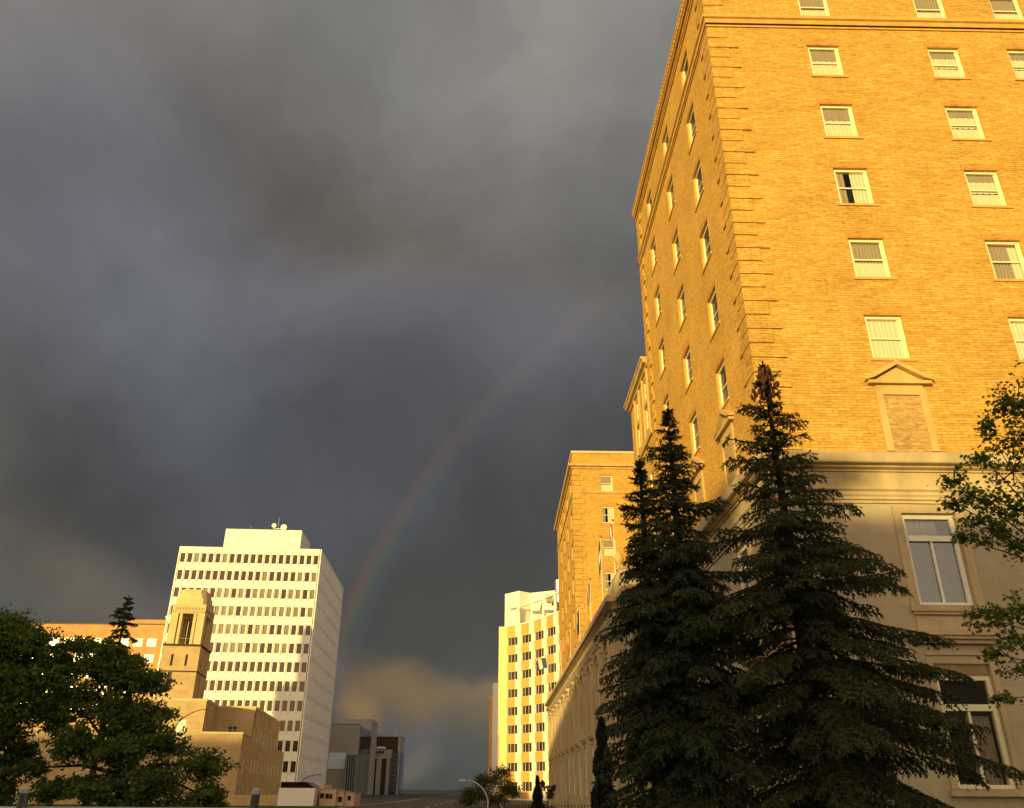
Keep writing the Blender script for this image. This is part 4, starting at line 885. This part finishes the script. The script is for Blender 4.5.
spruce('spruce_tree','largest dark spruce with brown cones at its tip and a wide skirt of boughs',5.88,16,10.4,prof(10.4,.36,.98),.5,11,extra=[(5.35,98,1.95,-.02),(6.1,80,1.2,.0),(7.3,-100,.95,.0),(3.9,95,2.3,.2),(3.2,92,2.6,.3),(6.4,-95,1.35,.1)],cones=120,step=.88)
spruce('spruce_tree','middle dark spruce with a sharp tip, left of the largest one',3.68,16.2,9.32,prof(9.32,.31,1.0,1.42),.5,12,'spruce_needles_grey',extra=[(6.9,75,.8,-.1),(7.0,100,.95,.0),(5.6,95,1.5,.1)],cones=14,step=.70)
spruce('spruce_tree','shorter dark spruce with a narrow tip, leftmost of the three in front of the hotel',3.06,16.6,8.3,prof(8.3,.27,.95,.85),.5,13,'spruce_needles_grey',step=.72)
spruce('spruce_tree','thin sparse conifer top standing above the broadleaf trees on the left, nearly bare below',-20.2,45,11.15,lambda z: .10+.36*max(0,11.15-z)**.75 if z>8 else .7,6.6,14,dens=.8,step=1.25,group=None,needle=.085)
# clipped cedar column beside the low wing
def cloud_leaves(r,C_,rad,n,size,shell=.55,flat=.8,elong=1.6):
    d=norm(r.normal(size=(n,3))); q=r.random(n)**(1/3); q=shell+(1-shell)*q; q=np.where(r.random(n)<.25,r.random(n),q)
    p=C_+d*(q[:,None])*np.array(rad); return p
def leaf_quads(r,P,size,elong=1.6,up=.5,hang=.3):
    n=len(P); nn=norm(r.normal(size=(n,3))+np.array([0,0,up])); a=norm(np.cross(nn,r.normal(size=(n,3)))+np.array([0,0,-hang])); b=norm(np.cross(nn,a)); s=size*r.uniform(.6,1.25,(n,1))
    V=np.stack([P-a*s*elong*.5,P+b*s*.42-a*s*.05,P+a*s*elong*.5,P-b*s*.42-a*s*.05],1).reshape(-1,3); return V,np.arange(4*n).reshape(-1,4)
def lobed_leaves(r,P,size):
    """five-pointed maple-like leaves: a fan of 5 lobes as one decagon split into quads"""
    n=len(P); nn=norm(r.normal(size=(n,3))*.8+np.array([0,0,.7])); a=norm(np.cross(nn,r.normal(size=(n,3)))); b=np.cross(nn,a); s=size*r.uniform(.65,1.2,(n,1)); V=[];
    for ang,rad in ((90,1.0),(115,.5),(150,.9),(185,.45),(215,.6),(270,.32),(325,.6),(355,.45),(30,.9),(65,.5)):
        t=R(ang); V.append(P+(a*math.cos(t)+b*math.sin(t))*s*rad*.55+nn*s*(.08 if rad<.6 else -.06))
    V=np.stack(V,1).reshape(-1,3); base=np.arange(n)[:,None]*10; F=np.concatenate([base+np.array([[0,1,5,9]]),base+np.array([[1,2,3,4]]) ,base+np.array([[1,4,5,5]])[:,:4]*1,base+np.array([[5,6,7,8]]),base+np.array([[5,8,9,9]])[:,:4]*1])
    F=np.concatenate([base+np.array([[9,0,1,5]]),base+np.array([[1,2,3,5]]),base+np.array([[3,4,5,1]]),base+np.array([[5,7,8,9]]),base+np.array([[5,6,7,9]])]); return V,F
def broadleaf(name,label,base,trunk,clumps,mat,size,n_per,seed,cat='tree',group=None,lobed=False,trunk_r=.22,twigs=8,elong=1.7,spread=1.0,grain=30,puff=.19,limb=1.0):
    r=np.random.default_rng(seed); t=thing(name,label,cat,base,0,group); base=np.array(base,float); fork=base+np.array(trunk,float)
    b=MB(); b.tube([tuple(base),tuple(base+(fork-base)*.5+np.array([.05,.03,0])),tuple(fork)],[trunk_r,trunk_r*.8,trunk_r*.65],8)
    P=[]
    for c,rad in clumps:
        c=np.array(c,float); rad=np.array(rad if hasattr(rad,'__len__') else (rad,)*3,float)
        mid=fork+(c-fork)*.5+r.normal(0,.12,3)*np.linalg.norm(c-fork)*.4; mid[2]+=.1*np.linalg.norm(c-fork)
        b.tube([tuple(fork),tuple(mid),tuple(c)],[trunk_r*.42*limb,trunk_r*.24*limb,trunk_r*.08*limb],6)
        n=int(n_per*spread*(rad.prod()**(2/3)))+60
        # sub-clumps along twigs leave gaps
        k=max(6,int(n/grain)); sub=c+norm(r.normal(size=(k,3)))*(r.random((k,1))**.5)*rad*r.uniform(.8,1.3,(k,1))
        for s_ in sub[:max(twigs,k//2)]: b.tube([tuple(c+(s_-c)*.05),tuple(c+(s_-c)*.55+r.normal(0,.04,3)),tuple(s_)],[trunk_r*.09,trunk_r*.05,.006],4,False)
        ids=r.integers(0,k,n); sr=puff*rad.mean()+.3*size
        along=r.random((n,1)); pts=sub[ids]*(1-.35*along)+c*.35*along + r.normal(0,1,(n,3))*sr*np.array([.55,.55,.34]); P.append(pts)
    P=np.concatenate(P); b.build('trunk','bark',t,smooth=False)
    V,F=(lobed_leaves(r,P,size) if lobed else leaf_quads(r,P,size,elong)); mesh_np('crown',mat,V,F,t); return t
# left foreground elms
broadleaf('elm_tree','nearest dark green broadleaf tree, cut off by the left edge',(-17.2,28,0),(.2,0,2.6),
 [((-17.0,28,6.2),(1.5,1.5,.95)),((-15.6,28,5.9),(1.1,1.2,.8)),((-18.6,27.5,5.6),(1.6,1.5,1.2)),((-16.2,28.3,4.7),(1.7,1.6,1.0)),((-15.0,27.8,4.6),(.9,1,.8)),((-18.2,28,3.8),(1.9,1.6,1.1)),((-15.9,27.5,3.5),(1.3,1.2,.9)),((-17.6,27.2,2.3),(1.7,1.3,.8)),((-19.8,28,4.6),(1.5,1.5,1.3)),((-16.4,28,2.2),(1.0,1.0,.6)),((-16.9,29.3,5.2),(1.6,1,1.1)),((-17.2,27.6,1.2),(1.4,1,.7)),((-15.6,28.0,1.5),(.9,1,.6)),((-15.2,28.6,2.6),(.6,.8,.5)),((-14.6,28.2,5.4),(.7,.8,.5)),((-15.9,27.8,3.1),(1.1,1,.6)),((-15.6,28,2.1),(.9,1,.55)),((-15.9,28.2,1.0),(1.2,1,.5)),((-14.9,28,3.9),(.7,.8,.5)),((-14.3,28,4.9),(.6,.8,.4))],
 'elm_leaves',.085,3900,21,trunk_r=.28)
broadleaf('elm_tree','rounded dark green broadleaf tree in front of the civic building, second from the left edge',(-11.9,28.5,0),(.1,0,2.0),
 [((-13.4,28.5,5.3),(1.1,1.2,.55)),((-12.2,28.5,4.95),(1.1,1.2,.6)),((-11.5,28.3,4.8),(.75,1.,.5)),((-13.8,28.2,4.3),(1.1,1.2,.8)),((-12.4,28.6,3.9),(1.2,1.3,.7)),((-11.15,28.5,3.8),(.8,1.,.45)),((-10.5,28.2,2.9),(.85,1,.55)),((-11.6,28,2.7),(1.1,1.2,.7)),((-13.3,28,2.9),(.9,1.2,.7)),((-9.3,28.3,2.3),(.85,.9,.55)),((-10.6,28,1.8),(1.1,1.1,.6)),((-12.3,28,1.6),(1.2,1.1,.6)),((-9.0,28.2,1.4),(.8,.8,.5)),((-13.9,28.2,1.5),(.7,.8,.45)),((-12.6,28.6,5.5),(.9,1,.35)),((-14.1,28.4,5.95),(.7,.9,.35)),((-13.1,28.4,5.85),(.7,.9,.35)),((-14.5,28.2,2.2),(.5,.7,.4)),((-11.7,28.4,3.3),(1.2,1,.6)),((-11.2,28.2,1.0),(1.5,1,.5)),((-9.6,28.2,1.0),(1.0,1,.45)),((-14.2,28.4,3.6),(.6,.8,.5))],
 'elm_leaves',.080,3900,22,trunk_r=.22)
# maple at the right edge
broadleaf('maple_tree','bright green broadleaf tree reaching in from the right edge before the base windows',(9.0,10.2,0),(-.1,0,2.2),
 [((6.97,10,6.5),(0.24,0.45,0.21)),((6.62,10,6.15),(0.18,0.3,0.21)),((7.0,10,5.95),(0.39,0.6,0.33)),((6.45,10,5.72),(0.18,0.3,0.15)),((6.80,10,5.5),(0.39,0.6,0.3)),((5.98,10,5.36),(0.18,0.3,0.15)),((6.12,10,5.2),(0.24,0.45,0.15)),((6.40,10,5.08),(0.33,0.45,0.195)),((6.72,10,4.97),(0.36,0.45,0.225)),((5.86,9.9,5.02),(0.135,0.3,0.105)),((6.05,9.9,4.74),(0.21,0.45,0.15)),((6.35,10,4.68),(0.3,0.45,0.195)),((6.62,10,4.5),(0.33,0.45,0.18)),((5.84,9.9,4.56),(0.15,0.3,0.09)),((5.92,9.9,3.66),(0.21,0.3,0.12)),((6.10,10,3.55),(0.27,0.45,0.15)),((6.3,10,3.36),(0.27,0.45,0.15)),((6.02,10,3.16),(0.18,0.3,0.12)),((6.3,10,2.98),(0.24,0.45,0.15)),((5.98,10,2.66),(0.15,0.3,0.09)),((6.45,10,3.7),(0.24,0.45,0.18)),((7.2,10.1,6.5),(0.45,0.6,0.45)),((7.3,10.1,5.0),(0.6,.5,0.6)),((8.3,10.3,6.6),(.9,.9,.8)),((8.6,10,5.2),(1,1,.9)),((9.6,10.2,6.0),(1.2,1.1,1.1)),((9.4,10.4,4.4),(1.3,1.1,.9)),((7.5,10.0,3.6),(.6,.6,0.6))],
 'maple_leaves',.078,1150,23,lobed=True,trunk_r=.10,grain=10,puff=.30,limb=.6)
# far street trees and small conifers
broadleaf('street_tree','hazy rounded olive street tree below the curved apartment tower',(-.6,95,0),(0,0,.5),
 [((-.6,95,2.6),(1.5,1.4,1.2)),((-1.9,95,1.3),(1.3,1.3,.8)),((.9,95,1.9),(1.3,1.3,1.0)),((1.8,95,1.5),(1.2,1.2,.9)),((-3.0,95,.5),(1.2,1.2,.6)),((0,95,.8),(2,1.4,.7)),((.6,95,3.5),(1.1,.9,.7)),((-1.6,95,2.4),(1.1,1,.8)),((-2.8,95,1.4),(1,1,.6))],'bush_leaves',.13,650,24,trunk_r=.12,puff=.42)
def column_plant(name,label,x,y,h,rw,seed,mat,n=9000,size=.07,pw=.55):
    r=np.random.default_rng(seed); t=thing(name,label,'conifer',(x,y,0)); MB().tube([(x,y,0),(x,y,h*.9)],[.08,.02],6).build('trunk','bark',t)
    z=r.random(n)**1.2*h; rr=rw*np.clip((1-z/h),0,1)**pw*(.75+.25*np.sin(z*5+r.random(n)*2)); a=r.uniform(0,6.283,n); q=rr*np.sqrt(r.uniform(.45,1.05,n)); P=np.stack([x+q*np.cos(a),y+q*np.sin(a),z],1)
    V,F=leaf_quads(r,P,size,2.2,.2,-.8); mesh_np('crown',mat,V,F,t)
column_plant('cedar_shrub','narrow dark columnar cedar between the low hotel wing and the spruces',4.15,34.5,4.25,.62,31,'cedar_leaves',14000,.09)
column_plant('small_conifer','small dark conifer under the last windows of the curved apartment tower',3.6,78,2.75,.75,32,'cedar_leaves',6000,.13,.95)
broadleaf('shrub','low dark shrub at the foot of the curved apartment tower beside the small conifer',(4.6,80,0),(0,0,.5),[((4.6,80,1.6),(.6,.6,.6)),((4.2,80,2.2),(.3,.3,.3)),((5.1,80,1.9),(.4,.4,.6)),((4.9,80,1.2),(.8,.8,.4))],'bush_leaves',.13,420,33,cat='shrub',trunk_r=.05)

# ------------------------------------------------------------------ street furniture
def arc_lamp(name,label,x,y,pts,mat,head_dir=-1,group='curved street lamps'):
    t=thing(name,label,'street lamp',(x,y,0),0,group); P=[(x,y,0)]+[(x+a,y,z) for a,z in pts]
    MB().tube(P,[.075]+[.06-.03*k/len(pts) for k in range(len(pts))],8).build('pole',mat,t,smooth=True)
    a,z=pts[-1]; MB().lathe(x,y,[(0,0.021),(.2,.03),(.2,.25),(.12,.35)],8).build('base',mat,t)
    h=MB(); hx=x+a; i=[(hx,z+.05),(hx+head_dir*.22,z+.06),(hx+head_dir*.5,z+.01),(hx+head_dir*.45,z-.05),(hx,z-.05)]
    if head_dir>0: i=i[::-1]
    h.extrude_xz(i,y-.13,y+.13); h.build('lamp_head',mat,t); return t
def bend(x0,z0,x1,z1,n=9): return [(x0+(x1-x0)*(1-math.cos(math.pi/2*k/n)),z0+(z1-z0)*math.sin(math.pi/2*k/n)) for k in range(n+1)]
arc_lamp('street_lamp','pale curved street lamp arm arching over the street in front of the hazy street tree',-.50,60,bend(0,.75,-1.55,2.22),'lamp_pole_pale')
arc_lamp('street_lamp','dark curved street lamp arm in front of the stone belfry tower',-31.0,84,bend(0,6.0,3.2,8.55),'lamp_pole_dark',1)
arc_lamp('street_lamp','dark curved street lamp below the white office tower beside the low annex',-26.0,120,bend(0,2.2,2.2,3.35),'lamp_pole_dark',1)
# park fence in the near left corner
rf=thing('pipe_fence','grey galvanised pipe fence rail with upright posts along the bottom left','fence',(-3.1,6,0))
rail=MB().tube([(-9,6.0,1.515),(-1.62,6.0,1.515)],.022,10).build('rail','galvanised',rf,smooth=True)
for x in (-6.4,-3.14,-1.62):
    p=MB(); dx=.03
    p.tube([(x-dx,6.0,0),(x+dx,6.0,1.625)],.028,10); p.build('post','galvanised',rf,smooth=True)
    c=MB(); c.lathe(x+dx,6.0,[(.031,1.615),(.031,1.64),(.02,1.65),(0,1.652)],10); c.build('post_cap','galvanised',rf)
w=MB()
for k in range(150):
    x=-9+k*.05; w.tube([(x,6.0,.1),(x+.0,6.0,1.49)],.0018,3,False)
w.build('wire_mesh','galvanised',rf)
pf=thing('picket_fence','low black iron picket fence at the bottom edge between the street and the hotel wing','fence',(1.5,30,0))
b=MB(); x=-.25
while x<3.9: b.box(x,x+.02,30,30.02,0,1.18); b.lathe(x+.01,30.01,[(.0,1.17),(.022,1.19),(.0,1.24)],4); x+=.11
b.build('pickets','black_iron',pf); MB().box(-.3,3.95,29.98,30.04,1.05,1.09).box(-.3,3.95,29.98,30.04,.15,.19).build('rails','black_iron',pf)
# ------------------------------------------------------------------ rainbow: a bow 42 degrees round the point opposite the sun
m=bpy.data.materials.new('rainbow_light'); m.use_nodes=True; t=m.node_tree; t.nodes.clear(); MATS['rainbow_light']=m
o=t.nodes.new('ShaderNodeOutputMaterial'); uvn=t.nodes.new('ShaderNodeTexCoord'); s=t.nodes.new('ShaderNodeSeparateXYZ'); t.links.new(uvn.outputs['UV'],s.inputs[0])
r=t.nodes.new('ShaderNodeValToRGB'); t.links.new(s.outputs[0],r.inputs[0]); el=r.color_ramp.elements
stops=[(0,(0,0,0)),(.18,(.10,.05,.22)),(.34,(.06,.16,.26)),(.46,(.10,.34,.14)),(.60,(.42,.36,.06)),(.74,(.75,.22,.05)),(.86,(.55,.06,.06)),(1,(0,0,0))]
el[0].position=0; el[0].color=(0,0,0,1); el[1].position=1; el[1].color=(0,0,0,1)
for p_,c in stops[1:-1]: e=el.new(p_); e.color=(*c,1)
em=t.nodes.new('ShaderNodeEmission'); tr=t.nodes.new('ShaderNodeBsdfTransparent'); ad=t.nodes.new('ShaderNodeAddShader')
r2=t.nodes.new('ShaderNodeValToRGB'); r2.color_ramp.interpolation='EASE'; t.links.new(s.outputs[1],r2.inputs[0]); e2=r2.color_ramp.elements; e2[0].position=0; e2[0].color=(.75,)*3+(1,); e2[1].position=1; e2[1].color=(0,0,0,1)
e=e2.new(.10); e.color=(1,1,1,1); e=e2.new(.5); e.color=(.45,)*3+(1,); e=e2.new(.8); e.color=(.10,)*3+(1,)
mu=t.nodes.new('ShaderNodeMath'); mu.operation='MULTIPLY'; mu.inputs[1].default_value=.060; t.links.new(r2.outputs[0],mu.inputs[0])
t.links.new(r.outputs[0],em.inputs[0]); t.links.new(mu.outputs[0],em.inputs[1]); t.links.new(em.outputs[0],ad.inputs[0]); t.links.new(tr.outputs[0],ad.inputs[1]); t.links.new(ad.outputs[0],o.inputs[0])
ax=-Vector(azel(BOW_AZ,SUN_EL)); e1=ax.cross(Vector((0,0,1))).normalized(); e2v=e1.cross(ax); DIST=2600; v=[];f=[];uv=[]
na,nr=120,14
ta0,ta1=R(176),R(88)        # angle round the bow: 180 = left foot, 90 = crown
for i in range(na+1):
    th=ta0+(ta1-ta0)*i/na
    for j in range(nr+1):
        rho=R(40.3+ (42.9-40.3)*j/nr); d=ax*math.cos(rho)+(e1*math.cos(th)+e2v*math.sin(th))*math.sin(rho)
        v.append(tuple(d*DIST+Vector((0,0,1.65)))); uv.append((j/nr,i/na))
for i in range(na):
    for j in range(nr): a=i*(nr+1)+j; f.append((a,a+1,a+nr+2,a+nr+1))
me=bpy.data.meshes.new('rainbow'); me.from_pydata(v,[],f); ul=me.uv_layers.new(name='UVMap')
for l in me.loops: ul.data[l.index].uv=uv[l.vertex_index]
me.materials.append(m); me.update(); o=bpy.data.objects.new('rainbow',me); link(o); tag(o,'faint rainbow rising from behind the white office tower across the storm cloud','rainbow')

# trees behind the viewer, on the park's far side: their crowns fray the top of the long shadow
for k,(x,y,h) in enumerate([(-52,-48,18.6),(-41,-50,19.4),(-31,-47,18.4),(-24,-50,17.4),(-16,-48,18.8)]):
    broadleaf('park_tree','broadleaf tree behind the viewer, fraying the shadow on the hotel base',(x,y,0),(0,0,9),[((x+random.uniform(-2,2),y+random.uniform(-1,1),h-random.uniform(.3,3.2)),(random.uniform(1.2,2.2),1.6,random.uniform(.8,1.3))) for _ in range(8)],'elm_leaves',.42,120,60+k,group='trees behind the viewer',trunk_r=.3,puff=.25)
